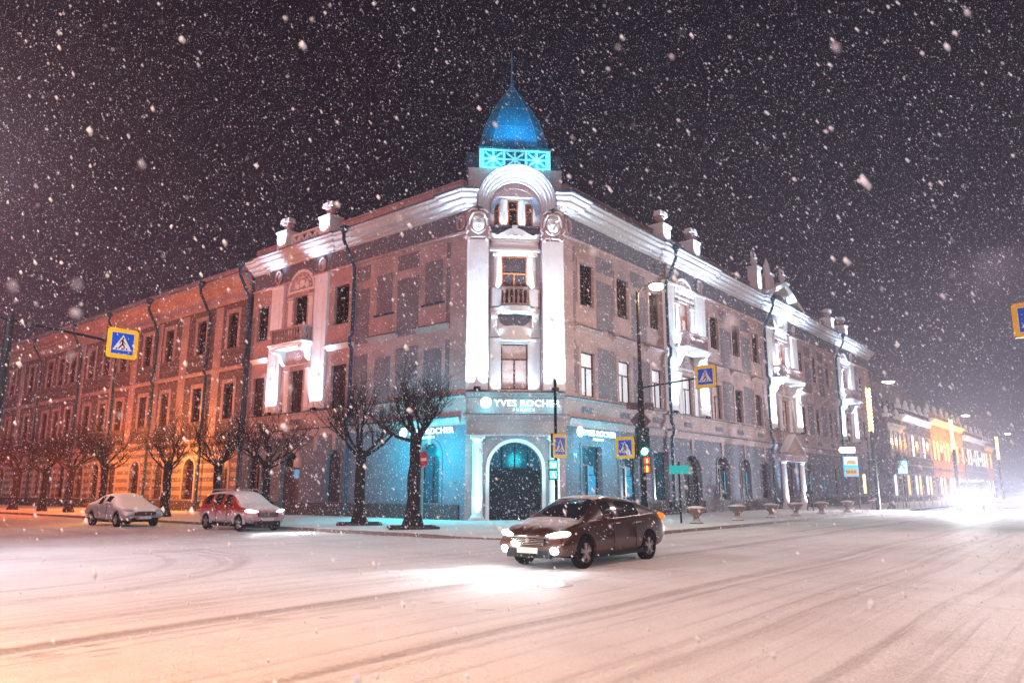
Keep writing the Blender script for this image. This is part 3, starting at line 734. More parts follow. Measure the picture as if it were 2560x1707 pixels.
# lattice parapet between the left urn posts
mb = MB()
mb.box(FL, 12.3, 15.8, -.1, .12, 18.05, 18.2); mb.box(FL, 12.3, 15.8, -.1, .12, 17.0, 17.16)
for k in range(5): mb.box(FL, 12.3 + k * .86, 12.42 + k * .86, -.08, .1, 17.16, 18.05)
for k in range(4):
    a0 = 12.42 + k * .86
    for p, q in (((a0, 17.16), (a0 + .74, 18.05)), ((a0, 18.05), (a0 + .74, 17.16))):
        d = Vector((q[0] - p[0], q[1] - p[1])); nrm = Vector((-d.y, d.x)).normalized() * .07
        mb.prism(FL, [(p[0] + nrm.x, p[1] + nrm.y), (p[0] - nrm.x, p[1] - nrm.y), (q[0] - nrm.x, q[1] - nrm.y), (q[0] + nrm.x, q[1] + nrm.y)], -.04, .06)
bp(mb, 'lattice_parapet', M['white'])
# plain attic walls
ATT = [(-.35, 17.0), (-.05, 17.0), (-.05, 17.86), (.03, 17.92), (.03, 18.0), (-.35, 18.02)]
for F, spans in ((FL, [(.4, 10.9), (17.1, 20.1)]), (FR, [(.4, 10.1), (11.7, 14.5), (16.1, 26.0), (36.6, 44.9), (46.6, 49.5), (51.3, 60.0)])):
    for a, b in spans:
        mb = MB(); straight(F, a, b, ATT, mb); p = bp(mb, 'attic_wall', M['pale'])
        mb = MB(); straight(F, a, b, [(-.36, 18.022), (.06, 18.004), (.06, 18.03), (-.36, 18.06)], mb); bp(mb, 'flashing', M['pipe'], p)
# the gabled centre of the right face
mb = MB()
ap, gl, gr = (31.9, 18.75), (27.3, 16.98), (36.6, 16.98)
mb.prism(FR, [gl, gr, (36.6, 17.02), (ap[0], 18.62), (27.3, 17.02)], -.3, .1)
bp(mb, 'gable', M['pale'])
for p, q in ((gl, ap), (gr, ap)):
    mb = MB(); d = Vector((q[0] - p[0], q[1] - p[1])).normalized(); nn = Vector((-d.y, d.x)) * (1 if d.x > 0 else -1)
    mb.prism(FR, [(p[0], p[1]), (q[0], q[1]), (q[0], q[1] + .36), (p[0] + nn.x * .3, p[1] + .36)], -.3, .85)
    mb.prism(FR, [(p[0] + d.x * .8, p[1] - .05 + d.y * .8), (q[0], q[1] - .15), (q[0], q[1]), (p[0] + d.x * .8, p[1] + .12 + d.y * .8)], .1, .6)
    bp(mb, 'raking_cornice', M['white'])
mb = MB(); mb.ring(FR, 31.9, .12, 15.9, 1.45, 1.25, .16, 26, 6); mb.ring(FR, 31.9, .14, 15.9, 1.0, .85, .12, 22, 6); mb.ellip(FR, 31.9, .1, 15.9, .5, .25, .6)
rr_ = random.Random(3)
for k in range(26):
    t = 2 * math.pi * k / 26; mb.ellip(FR, 31.9 + 1.22 * math.cos(t), .16, 15.9 + 1.05 * math.sin(t), .16, .1, .14, 6, 4)
bp(mb, 'wreath_relief', M['white'], smooth=True)
for s in (27.4, 30.2, 33.9):
    mb = MB(); mb.box(FR, s - .45, s + .45, -.5, .3, 17.0 if s != 30.2 else 18.3, 19.45)
    mb.box(FR, s - .55, s + .55, -.6, .4, 19.45, 19.6)
    p = bp(mb, 'attic_post', M['white'])
    mb = MB()
    if s == 30.2: mb.lathe(FR(s, -.1, 19.6), [(.34, 0), (.28, .5), (.2, .95), (.05, 1.4)], 10)
    else:
        mb.lathe(FR(s, -.1, 19.6), [(.2, 0), (.14, .15), (.32, .4), (.26, .62), (.34, .75)], 10)
        for sg in (-1, 1): mb.tube([FR(s + sg * .15, -.1, 20.2), FR(s + sg * .42, -.1, 20.5), FR(s + sg * .35, -.1, 20.8), FR(s + sg * .12, -.1, 20.95)], [.1, .11, .09, .03], 6)
    bp(mb, 'finial', M['white'], p, smooth=True)
mb = MB(); mb.box(FR, 27.9, 29.7, -.4, -.1, 17.3, 19.25); mb.box(FR, 30.7, 33.4, -.4, -.1, 18.4, 19.25); bp(mb, 'attic_wall', M['pale'])
# street door surround of the gabled bay
for s in (30.1, 34.4):
    mb = MB(); mb.box(FR, s - .35, s + .35, 0, .5, .14, .6); mb.lathe(FR(s, .27, .6), [(.24, 0), (.22, .1), (.21, 1.5), (.19, 3.1), (.26, 3.18), (.26, 3.3)], 14); bp(mb, 'portal_column', M['white'], smooth=True)
mb = MB(); mb.box(FR, 29.6, 34.9, 0, .6, 3.9, 4.35); mb.box(FR, 29.5, 35.0, 0, .72, 4.35, 4.5)
mb.prism(FR, [(30.2, 4.5), (34.4, 4.5), (34.4, 4.6), (32.3, 5.95), (30.2, 4.6)], 0, .35); bp(mb, 'portal_entablature', M['pale'])
mb = MB()
for a, b in (((30.1, 4.62), (32.3, 6.0)), ((34.5, 4.62), (32.3, 6.0))): mb.prism(FR, [a, b, (b[0], b[1] + .16), (a[0], a[1] + .14)], .0, .6)
bp(mb, 'portal_pediment', M['white'])

# the cut corner -----------------------------------------------------
mb = MB()
wall(mb, FC, -2.52, 2.52, 4.9, 18.5, [(-1.37, 1.37, 6.56, 17.46, 1)], dep=.75)
bp(mb, 'corner_wall', M['pale'])
mb = MB(); wall(mb, FC, -2.52, 2.52, 0, 4.9, [(-1.32, 1.32, .14, 3.95, 1)], dep=.5); bp(mb, 'corner_ground_wall', M['pale'])
# niche back with its openings
mb = MB()
NB = -.55
def FN(a, o, z): return FC(a, o + NB, z)
ops = [(-.70, .70, 6.68, 9.08), (-.68, .68, 11.0, 13.88), (-.36, .20, 15.52, 17.0), (-1.12, -.80, 15.52, 16.85), (.60, 1.02, 15.52, 16.85)]
wall(mb, FN, -1.37, 1.37, 6.56, 17.46, ops, dep=.18); bp(mb, 'niche_wall', M['white'])
mb = MB()     # grey-blue rim round the niche head
P = arc_pts(0, 16.09, 1.37, 1.37, 22); Q = arc_pts(0, 16.09, 1.15, 1.1, 22)
mb.grid([[FC(a, -.05, z) for a, z in P], [FC(a, -.48, z) for a, z in Q]]); bp(mb, 'niche_vault', M['grey'])
window(FN, -.70, .70, 6.68, 9.08, bld, O, glass='curtain_dim', o=-.14)
window(FN, -.68, .68, 11.0, 13.88, bld, O, glass='glass', fr='frame_orange', o=-.14)
for q in ops[2:]: window(FN, *q, bld, O, glass='glass', fr='frame_orange', o=-.12, mull=False)
for a in (-.58, .40):
    mb = MB(); mb.lathe(FN(a, .12, 15.5), [(.17, 0), (.15, .1), (.145, 1.25), (.19, 1.35), (.19, 1.45)], 12); bp(mb, 'window_column', M['white'], smooth=True)
for sg in (-1, 1):      # big pilasters with masks
    s = sg * 1.98
    mb = MB(); mb.box(FC, s - .56, s + .56, 0, .16, 6.56, 14.5)
    pz = bp(mb, 'corner_pilaster', M['white'])
    mb = MB(); mb.box(FC, s - .60, s + .60, 0, .22, 14.72, 16.1); mb.box(FC, s - .64, s + .64, 0, .27, 14.60, 14.72)
    for q in (-1, 1): mb.lathe(FC(s + q * .46, .2, 14.40), [(.02, 0), (.09, .08), (.10, .2), (.06, .26)], 8)
    bp(mb, 'capital', M['pale'], pz)
    mb = MB()        # the mask
    K = 1.28
    def FM(a, o, z, s=s): return FC(s + (a - s) * K, .24 + (o - .24) * K, 15.38 + (z - 15.36) * K)
    mb.ellip(FM, s, .24, 15.36, .27, .20, .38, 14, 12)
    mb.prism(lambda a, o, z: FM(o, a, z), [(.42, 15.52), (.42, 15.45), (.53, 15.27), (.42, 15.24)], s - .05, s + .05)
    for q in (-1, 1):
        mb.ellip(FM, s + q * .12, .405, 15.46, .07, .035, .028, 8, 5)
        mb.tube([FM(s + q * .03, .44, 15.52), FM(s + q * .12, .43, 15.56), FM(s + q * .22, .36, 15.51)], .026, 6)
        mb.tube([FM(s, .36, 15.78), FM(s + q * .2, .34, 15.72), FM(s + q * .33, .24, 15.52), FM(s + q * .38, .2, 15.25)], [.07, .09, .07, .05], 7)
        mb.tube([FM(s + q * .45, .25, 15.2), FM(s + q * .5, .25, 15.08), FM(s + q * .42, .25, 14.98), FM(s + q * .5, .25, 14.86)], .045, 6)
        mb.tube([FM(s + q * .05, .34, 15.9), FM(s + q * .25, .3, 15.93), FM(s + q * .42, .24, 15.8)], [.05, .06, .03], 6)
    mb.ellip(FM, s, .425, 15.17, .075, .03, .022, 8, 5); mb.ellip(FM, s, .40, 15.08, .08, .05, .05, 8, 5)
    mb.tube([FM(s - .3, .26, 15.1), FM(s - .15, .28, 14.95), FM(s, .3, 14.88), FM(s + .15, .28, 14.95), FM(s + .3, .26, 15.1)], .04, 6)
    bp(mb, 'mask_relief', M['white'], pz, smooth=True)
    mb = MB(); mb.ring(FL if sg < 0 else FR, .42, .08, 15.52, .26, .40, .08, 18, 6); mb.ellip(FL if sg < 0 else FR, .42, .02, 15.52, .1, .1, .3); bp(mb, 'medallion', M['pale'], pz, smooth=True)
    mb = MB(); mb.box(FC, s - .17, s + .17, .28, .5, 6.52, 6.68); bp(mb, 'floodlight', M['black'], pz)
# arched cornice over the niche
mb = MB()
def arch_sweep(mb, prof, cz, n=24, lo=16.1):
    rows = []
    for k in range(n + 1):
        t = math.pi * k / n
        rows.append([FC(r * math.cos(t), o, cz + r * math.sin(t)) for r, o in prof])
    rows = [[FC(r, o, lo) for r, o in prof]] + rows + [[FC(-r, o, lo) for r, o in prof]]
    mb.grid(rows, loop=True)
arch_sweep(mb, [(1.40, 0), (1.40, .16), (1.50, .18), (1.52, .30), (1.62, .33), (1.64, .50), (1.78, .55), (1.80, .72), (1.90, .76), (1.93, .88), (2.03, .92), (2.05, .95), (2.05, 0)], 16.38)
bp(mb, 'arched_cornice', M['cornice'])
mb = MB(); arch_sweep(mb, [(2.055, 0), (2.055, .97), (2.085, .97), (2.085, 0)], 16.38); bp(mb, 'flashing', M['flash'])
# raised attic behind the arch
mb = MB(); mb.box(FC, -2.5, 2.5, -4.5, -.06, 17.0, 18.5); mb.box(FC, -2.56, 2.56, -4.6, -.0, 18.5, 18.58); bp(mb, 'corner_attic', M['pale'])
# niche furniture from top to bottom
mb = MB(); mb.box(FN, -1.36, 1.36, 0, .2, 15.4, 15.5); mb.box(FN, -1.36, 1.36, 0, .06, 14.9, 15.4); 
for a in (-1.1, .8): mb.box(FN, a, a + .32, .06, .07, 15.05, 15.32)
bp(mb, 'gallery_band', M['grey'])
mb = MB(); mb.prism(FN, [(-1.3, 14.62), (1.3, 14.62), (1.34, 15.0), (1.1, 14.98), (1.0, 14.85), (.25, 15.28), (.14, 15.28), (.14, 15.46), (-.14, 15.46), (-.14, 15.28), (-.25, 15.28), (-1.0, 14.85), (-1.1, 14.98), (-1.34, 15.0)], .0, .38)
mb.box(FN, -1.3, 1.3, 0, .4, 14.55, 14.63); mb.box(FN, -1.25, 1.25, 0, .3, 14.12, 14.55); mb.box(FN, -1.34, 1.34, 0, .5, 13.98, 14.12)
for q in (-1, 1): mb.tube([FN(q * .05, .4, 14.8), FN(q * .2, .41, 14.9), FN(q * .32, .41, 14.78), FN(q * .5, .41, 14.86), FN(q * .62, .4, 14.78)], .035, 6)
mb.ellip(FN, 0, .4, 14.84, .1, .07, .1)
bp(mb, 'window_pediment', M['white'])
for q in (-1, 1):
    mb = MB(); mb.lathe(FN(q * .97, .22, 11.98), [(.2, 0), (.19, .1), (.175, .9), (.16, 1.75), (.21, 1.8), (.22, 2.0)], 14); mb.box(FN, q * .97 - .24, q * .97 + .24, 0, .46, 11.0, 11.98); bp(mb, 'niche_column', M['white'], smooth=True)
# balcony in the niche
mb = MB(); bow = [(-1.32, .3), (-.85, .45), (-.7, .85), (-.35, 1.0), (0, 1.04), (.35, 1.0), (.7, .85), (.85, .45), (1.32, .3)]
for z0, z1, k in ((10.62, 10.78, 1.0), (10.78, 10.9, 1.06)):
    rows = [[FN(a * 1.0, o * k, z0) for a, o in bow], [FN(a, o * k, z1) for a, o in bow]]
    mb.grid(rows); mb.face([FN(a, o * k, z0) for a, o in bow] + [FN(1.32, 0, z0), FN(-1.32, 0, z0)]); mb.face([FN(a, o * k, z1) for a, o in bow] + [FN(1.32, 0, z1), FN(-1.32, 0, z1)])
nb_ = bp(mb, 'balcony', M['white'])
mb = MB(); mb.grid([[FN(a, o * 1.08, 10.90) for a, o in bow], [FN(a, o * 1.08, 10.945) for a, o in bow]]); mb.face([FN(a, o * 1.08, 10.945) for a, o in bow] + [FN(1.32, 0, 10.945), FN(-1.32, 0, 10.945)]); bp(mb, 'flashing', M['flash'], nb_)
mb = MB()
for q in (-1, 1): mb.box(FN, q * 1.03 - .29, q * 1.03 + .29, .02, .42, 10.95, 11.9); mb.box(FN, q * 1.03 - .31, q * 1.03 + .31, .0, .46, 11.9, 11.98)
bw2 = [(-.72, .75), (-.4, .88), (0, .92), (.4, .88), (.72, .75)]
for z0, z1 in ((10.95, 11.05), (11.78, 11.92)):
    mb.grid([[FN(a, o - .08, z0) for a, o in bw2], [FN(a, o + .08, z0) for a, o in bw2], [FN(a, o + .08, z1) for a, o in bw2], [FN(a, o - .08, z1) for a, o in bw2], [FN(a, o - .08, z0) for a, o in bw2]])
for k in range(6):
    a = -.6 + k * .24; o = .92 - .17 * (a / .72) ** 2
    mb.lathe(FN(a, o, 11.05), [(.05, 0), (.045, .07), (.085, .24), (.04, .45), (.035, .56), (.055, .64), (.055, .73)], 7, cap=False)
bp(mb, 'balustrade', M['pale'], nb_)
for q in (-1, 1):
    mb = MB(); console(mb, FN, q * 1.08, 10.62, .17, .42, .62); bp(mb, 'bracket', M['white'], nb_)
mb = MB(); mb.prism(FN, [(-.88, 10.6), (.88, 10.6), (.8, 10.3), (.6, 10.1), (.3, 10.0), (0, 9.97), (-.3, 10.0), (-.6, 10.1), (-.8, 10.3)], .0, .08); bp(mb, 'balcony_vault', M['grey'], nb_)
mb = MB(); P = [(-.92, 9.72), (-.7, 9.86), (-.4, 9.96), (0, 10.0), (.4, 9.96), (.7, 9.86), (.92, 9.72)]
mb.prism(FN, P + [(.72, 9.3), (-.72, 9.3)], .0, .34); mb.box(FN, -.8, .8, 0, .38, 9.2, 9.3)
for q in (-1, 1):
    mb.box(FN, q * 1.02 - .3, q * 1.02 + .3, 0, .14, 6.6, 9.2); mb.box(FN, q * 1.02 - .34, q * 1.02 + .34, 0, .2, 9.2, 9.34); mb.box(FN, q * 1.02 - .3, q * 1.02 + .3, 0, .12, 9.4, 9.9)
bp(mb, 'window_surround', M['white'])
# ledges, sign band and portal
mb = MB(); mb.box(FC, -2.54, 2.54, 0, .30, 6.32, 6.44); mb.box(FC, -2.5, 2.5, 0, .18, 6.2, 6.32); l_ = bp(mb, 'corner_ledge', M['pale'])
mb = MB(); mb.box(FC, -2.56, 2.56, 0, .33, 6.44, 6.47); bp(mb, 'flashing', M['pipe'], l_)
mb = MB(); mb.box(FC, -2.4, 2.4, 0, .06, 5.36, 6.18); bp(mb, 'sign_band', M['pale'])
mb = MB(); mb.box(FC, -2.66, 2.66, 0, .66, 5.16, 5.28); mb.box(FC, -2.6, 2.6, 0, .58, 5.02, 5.16); mb.box(FC, -2.5, 2.5, 0, .5, 4.36, 5.02); mb.box(FC, -2.56, 2.56, 0, .56, 4.26, 4.36); pe = bp(mb, 'portal_entablature', M['pale'])
mb = MB(); mb.box(FC, -2.68, 2.68, 0, .69, 5.28, 5.31); bp(mb, 'flashing', M['pipe'], pe)
mb = MB()
P = arc_pts(0, 2.63, 1.50, 1.50, 20); Q = arc_pts(0, 2.63, 1.32, 1.32, 20)
mb.grid([[FC(a, 0.0, z) for a, z in P], [FC(a, .09, z) for a, z in P], [FC(a, .09, z) for a, z in Q], [FC(a, 0, z) for a, z in Q]])
for q in (-1, 1): mb.box(FC, q * 1.41 - .09, q * 1.41 + .09, 0, .09, .14, 2.63)
bp(mb, 'door_arch', M['white'])
for q in (-1, 1):
    s = q * 1.92
    mb = MB(); mb.box(FC, s - .42, s + .42, .0, .58, .05, .22); mb.lathe(FC(s, .32, .22), [(.34, 0), (.36, .06), (.30, .14), (.26, .2), (.255, 1.6), (.225, 3.7), (.24, 3.74), (.29, 3.8), (.31, 3.88)], 20); mb.box(FC, s - .36, s + .36, .0, .62, 4.10, 4.26)
    for k in range(10):
        t = 2 * math.pi * k / 10
        pA = FC(s + .255 * math.cos(t), .32 + .255 * math.sin(t), .5); pB = FC(s + .228 * math.cos(t), .32 + .228 * math.sin(t), 3.85)
        mb.tube([pA, pB], .022, 4)
    bp(mb, 'portal_column', M['white'], smooth=True)
M['tealdoor'] = solid('dark_teal_door', (0.004, 0.010, 0.016), .6, spec=.1)
dd = door(FC, -1.32, 1.32, .14, 3.95, 1, mat='tealdoor', pane='tealglass', o=-.42)
mb = MB()
for a in (-.66, 0, .66): mb.box(FC, a - .03, a + .03, -.42, -.38, 2.63, 3.75)
bp(mb, 'transom_bar', M['black'], dd)

# downpipes ------------------------------------------------------------
def downpipe(F, s, ds=0.0, zt=16.9, mat='pipe', par=bld, org=O, kink=True):
    mb = MB()
    mb.lathe(F(s, 1.12, zt - .42), [(.11, 0), (.12, .12), (.24, .3), (.25, .5), (.2, .5)], 10)
    mb.box(F, s - .2, s + .2, .88, 1.3, zt + .06, zt + .12)
    pts = [F(s, 1.12, zt - .4), F(s, 1.1, zt - .75), F(s + ds, .55, zt - 1.75), F(s + ds, .26, zt - 2.25), F(s + ds, .24, zt - 2.6)]
    if kink: pts += [F(s + ds, .24, 10.6), F(s + ds, .40, 10.35), F(s + ds, .40, 9.95), F(s + ds, .24, 9.7)]
    pts += [F(s + ds, .24, 5.7), F(s + ds, .38, 5.5), F(s + ds, .38, 5.0), F(s + ds, .24, 4.8), F(s + ds, .24, .7), F(s + ds, .30, .5), F(s + ds, .62, .28)]
    mb.tube(pts, .1, 9)
    p = mb.build('downpipe', M[mat], par, org, smooth=True)
    mb = MB()
    for z in (13.2, 11.3, 8.6, 7.0, 4.2, 2.6, 1.3): mb.lathe(F(s + ds, .24, z), [(.125, 0), (.125, .08)], 9)
    mb.build('pipe_clamp', M[mat], p, org)
    return p
downpipe(FL, 9.0, -.05); downpipe(FL, 20.25, .0)
downpipe(FR, 10.95, .15); downpipe(FR, 27.75, .15); downpipe(FR, 46.9, .1)

# cupola ----------------------------------------------------------------
CB = -1.9     # cupola centre, behind the cut corner
def FD(a, o, z): return FC(a, o + CB, z)
M['dome'] = solid('blue_dome_metal', (0.008, 0.15, 0.32), 0.4, metal=0.0, var=0.1, vscale=1.5)
M['lattice'] = solid('cyan_lit_lattice', (0.35, 0.85, 0.92), 0.5)
M['domebox'] = solid('dark_blue_metal', (0.02, 0.10, 0.17), 0.5)
M['lattice_back'] = solid('teal_backing', (0.006, 0.11, 0.18), 0.6)
mb = MB(); mb.box(FD, -1.95, 1.95, -1.9, 1.72, 18.58, 19.78); mb.box(FD, -2.02, 2.02, -2.0, 1.86, 19.78, 19.86)
lant = bp(mb, 'lantern', M['lattice_back'])
mb = MB(); Z0, Z1, fo = 18.62, 19.74, 1.80
for z in (Z0, Z1 - .1): mb.box(FD, -1.95, 1.95, 1.72, fo + .03, z, z + .1)
for a in (-1.95, -1.81, -.66, .53, 1.68, 1.81): mb.box(FD, a, a + .13, 1.72, fo + .02, Z0 + .1, Z1 - .1)
for k in range(3):
    c = (-1.18, -.0, 1.18)[k]; h = .46; zc = (Z0 + Z1) / 2
    for t in range(8):
        an = math.pi * t / 4; ex = (c + .52 * math.cos(an) * (1.25 if t % 2 else 1), zc + .45 * math.sin(an) * (1.2 if t % 2 else 1))
        nx, nz = -math.sin(an) * .045, math.cos(an) * .045
        mb.prism(FD, [(c + nx, zc + nz), (c - nx, zc - nz), (ex[0] - nx, ex[1] - nz), (ex[0] + nx, ex[1] + nz)], 1.74, fo - .005 * (t % 2))
    mb.prism(FD, [(c - .2, zc), (c, zc - .2), (c + .2, zc), (c, zc + .2)], 1.75, fo + .03)
bp(mb, 'lantern_lattice', M['lattice'], lant)
for q in (-1, 1):
    mb = MB(); mb.box(FD, q * 2.28 - .31, q * 2.28 + .31, -1.3, 1.3, 18.58, 19.7); bp(mb, 'lantern_wing', M['domebox'])
prof = [(1.95, 19.86), (1.83, 20.5), (1.66, 21.2), (1.42, 21.9), (1.12, 22.6), (.78, 23.25), (.42, 23.9), (.10, 24.45)]
def domering(r, z, cut=.62):
    c_ = r * (1 - cut * .62)
    return [FD(-c_, r, z), FD(-c_ * .5, r, z), FD(0, r, z), FD(c_ * .5, r, z), FD(c_, r, z), FD(r, c_, z), FD(r, -c_, z), FD(c_, -r, z), FD(-c_, -r, z), FD(-r, -c_, z), FD(-r, c_, z)]
mb = MB(); mb.grid([domering(r, z) for r, z in prof], loop=True); mb.face(domering(*prof[-1]))
dome = bp(mb, 'dome', M['dome'])
mb = MB()
for j in (0, 2, 4, 5, 10):
    mb.tube([domering(r * 1.004, z)[j] for r, z in prof], .022 if j != 2 else .016, 5)
for r, z in (prof[2], prof[4]): rg = domering(r * 1.004, z); mb.tube(rg + [rg[0]], .014, 4)
bp(mb, 'dome_seam', solid('dome_seam_metal', (.04, .26, .42), .4), dome)
mb = MB(); mb.lathe(FD(0, 0, 24.45), [(.14, 0), (.12, .2), (.07, .35), (.055, .5), (.045, 1.7), (.03, 2.3)], 8); bp(mb, 'spire', M['dome'], dome, smooth=True)

# shop signs --------------------------------------------------------------
M['sign_cyan'] = solid('cyan_sign_side', (0.02, 0.3, 0.4), 0.5, emit=(0.05, 0.65, 1.0), estr=1.2)
def shop_sign(F, xdir, a0, a1, z, size, o, label, sub=True, sgn=1, disc=.28):
    P0 = F(a0, o, z)
    root = empty('shop_sign', P0, 0, label, 'shop sign', 'lit shop signs of the corner shop')
    mb = MB(); rr = disc
    mb.lathe(P0 + Vector(xdir) * rr + UP * (size * .36), [(rr, 0), (rr, .06), (rr * .9, .08)], 28, ax=F(0, 1, 0) - F(0, 0, 0)); mb.build('emblem_disc', M['cyan_core'], root, P0)
    me_w = None
    t = text_obj('lettering', 'YVES ROCHER', size, P0 + Vector(xdir) * (disc * 2 + size * .28), xdir, M['cyan_core'], root, .025, 1.06, size * .010, origin=P0)
    w = max(v.co.dot(Vector(xdir)) for v in t.data.vertices) - min(v.co.dot(Vector(xdir)) for v in t.data.vertices)
    want = abs(a1 - a0) - disc * 2 - size * .28
    k = want / w; base = P0 + Vector(xdir) * (disc * 2 + size * .28)
    xd = Vector(xdir).normalized(); off = (base - P0).dot(xd)
    for v in t.data.vertices:
        c = v.co.dot(xd); v.co += xd * ((c - off) * (k - 1))
    text_obj('lettering', 'FRANCE', size * .42, P0 + xd * (off + want * .28) - UP * (size * .55), xdir, M['cyan_core'], root, .02, 1.8, size * .004, origin=P0)
    return root
shop_sign(FC, cdir, -1.80, 2.28, 5.74, .46, .16, 'lit blue white shop sign with round emblem on the band over the corner entrance', disc=.29)
shop_sign(FL, -dL, 4.62, .66, 4.44, .42, .16, 'lit shop sign on the left street face, partly hidden behind a bare tree', disc=.27)
shop_sign(FR, dR, .82, 4.62, 4.40, .42, .16, 'lit shop sign on the right street face beside the crossing sign and green traffic light', disc=.27)
for F, a, o, z, p in ((FC, -1.5, .6, 5.7, 60), (FC, .4, .6, 5.7, 50), (FC, 1.9, .6, 5.7, 40), (FL, .9, 1.9, 3.4, 800), (FL, 3.9, 1.9, 3.6, 620), (FR, 1.2, 1.5, 3.6, 260), (FR, 3.8, 1.5, 3.6, 240), (FC, .3, 2.6, 3.2, 260)):
    lamp('POINT', 'shop_sign_light', tuple(F(a, o, z)), p, CYAN, radius=.35)
t = text_obj('house_number', '91', .34, FR(.55, .12, 3.2), dR, M['white'], None, .01); tag(t, 'small house number 91 on the grey wall beside the corner entrance', 'house number')
t.data.transform(Matrix.Translation(-FR(.55, .12, 3.2))); t.location = FR(.55, .12, 3.2)

# floodlights: beams up the white pilasters ---------------------------------
def flood(F, s, z, power, o=.55, up=6.0, ang=46, tin=.1, color=COOL):
    lamp('SPOT', 'floodlight_beam', tuple(F(s, o, z)), power, color, tuple(F(s, tin, z + up)), .06, ang, .7)
def bar(F, s, z, power, o=.42, w=1.0, lean=.10, spread=70, color=COOL):
    """a linear floodlight lying at the foot of a pilaster, shining straight up it"""
    ld = bpy.data.lights.new('floodlight_bar', 'AREA'); ld.shape = 'RECTANGLE'; ld.size = w; ld.size_y = .10; ld.energy = power; ld.color = color; ld.spread = R(spread)
    ob = bpy.data.objects.new('floodlight_bar', ld); col.objects.link(ob); ob.location = F(s, o, z)
    t = (F(s, o - lean, z + 1) - F(s, o, z)).normalized(); x = (F(s + 1, o, z) - F(s, o, z)).normalized()
    zz = -t; y = zz.cross(x).normalized(); Mx = Matrix((x, y, zz)).transposed(); ob.rotation_euler = Mx.to_euler()
for q in (-1.98, 1.98):
    bar(FC, q, 6.6, 620, .34, .95, .045, 44); flood(FC, q, 6.7, 2600, 1.4, 7.0, 19, .0)
bar(FC, 0, 12.0, 130, -.10, 1.9, .02, 120); bar(FC, 0, 15.55, 42, -.30, 1.9, .02, 120); bar(FC, 0, 6.6, 75, -.3, 2.3, .02, 90)
bar(FC, 0, 14.72, 28, -.1, 2.2, .0, 150); flood(FC, 0, 15.7, 75, .9, 1.6, 100, .3)
flood(FC, 0, 11.0, 420, 2.2, 3.2, 32, .1)
for q in (-1.92, 1.92): bar(FC, q, .28, 60, .75, .6, .03, 60)
flood(FC, 0, 4.2, 60, 1.8, -1.6, 110, 0)
for F, c, off, pw in ((FL, 14.62, 2.36, 190), (FR, 13.95, 2.3, 240), (FR, 32.0, 3.1, 330), (FR, 50.3, 2.4, 330)):
    for q in (-1, 1): bar(F, c + q * off, 6.62, pw, .38, 1.15, .05, 60)
    if F is FR:
        for q in (-1, 1): bar(F, c + q * 1.25, 10.75, pw * .8, .35, 1.2, .04, 90)
        bar(F, c, 14.3, pw * .25, .4, 2.6, .0, 160)
    else:
        bar(F, c, 9.4, 30, .5, 2.4, .0, 120)
    for q in (-1, 1): flood(F, c + q * (off - .1), 15.0, 300 if F is FL else 110, 1.2, 2, 84, .3)
for F, ss in ((FL, (11.75, 16.35)), (FR, (10.95, 15.3, 27.4, 30.2, 33.9, 45.8, 50.4))):
    for s in ss: flood(F, s, 17.1, 700, 1.5, 1.6, 60, .2)
flood(FR, 31.9, 14.6, 1200, 1.8, 3, 80, 0)
for s in (30.1, 34.4): bar(FR, s, .3, 150, .7, .6, .02, 60)
# blue light on the dome
for q in (-1.25, 0, 1.25): lamp('SPOT', 'dome_light', tuple(FD(q, 3.4, 19.9)), 400, (0.0, 0.60, 0.78), tuple(FD(q * .3, .8, 22.0)), .1, 66, .8)
for q in (-1.2, 1.2): lamp('POINT', 'dome_light', tuple(FD(q, 2.25, 19.05)), 95, (0.1, 0.80, 1.0), radius=.1)
# ------------------------------------------------------------------ the neighbouring house down the left street
def banded(name, c1, c2, per, frac, mixamt=1.0):
    m, nt, b = new_mat(name); L = nt.links.new
    g = nt.nodes.new("ShaderNodeNewGeometry"); sp = nt.nodes.new("ShaderNodeSeparateXYZ"); L(g.outputs['Position'], sp.inputs[0])
    fr = math_node(nt, 'FRACT', math_node(nt, 'DIVIDE', sp.outputs['Z'], per))
    msk = ramp01(nt, fr, frac - .03, frac + .03, 0, mixamt)
    mx = nt.nodes.new("ShaderNodeMix"); mx.data_type = 'RGBA'; L(msk, mx.inputs[0]); mx.inputs[6].default_value = rgba(c1); mx.inputs[7].default_value = rgba(c2)
    n = nt.nodes.new("ShaderNodeTexNoise"); n.inputs['Scale'].default_value = 3; n.inputs['Detail'].default_value = 5; L(g.outputs['Position'], n.inputs['Vector'])
    m2 = nt.nodes.new("ShaderNodeMix"); m2.data_type = 'RGBA'; m2.blend_type = 'MULTIPLY'; m2.inputs[0].default_value = .35; L(mx.outputs[2], m2.inputs[6]); L(n.outputs['Color'], m2.inputs[7])
    L(m2.outputs[2], b.inputs['Base Color']); b.inputs['Roughness'].default_value = .9
    bp_ = nt.nodes.new("ShaderNodeBump"); bp_.inputs['Strength'].default_value = .6; bp_.inputs['Distance'].default_value = .04; L(msk, bp_.inputs['Height']); L(bp_.outputs[0], b.inputs['Normal'])
    return m
M['band_up'] = banded('banded_plaster', (0.165, 0.125, 0.15), (0.105, 0.088, 0.12), .62, .55, .8)
M['band_gf'] = banded('striped_plaster', (0.46, 0.34, 0.27), (0.17, 0.135, 0.135), .62, .5)
WO = FL(20.45, 0, 0)
wing = empty('neighbour_house', WO, 0, 'long three storey house with striped plaster down the left street', 'building')
def wp(mb, name, mat, parent=None, smooth=False): return mb.build(name, mat, parent or wing, WO, smooth=smooth)
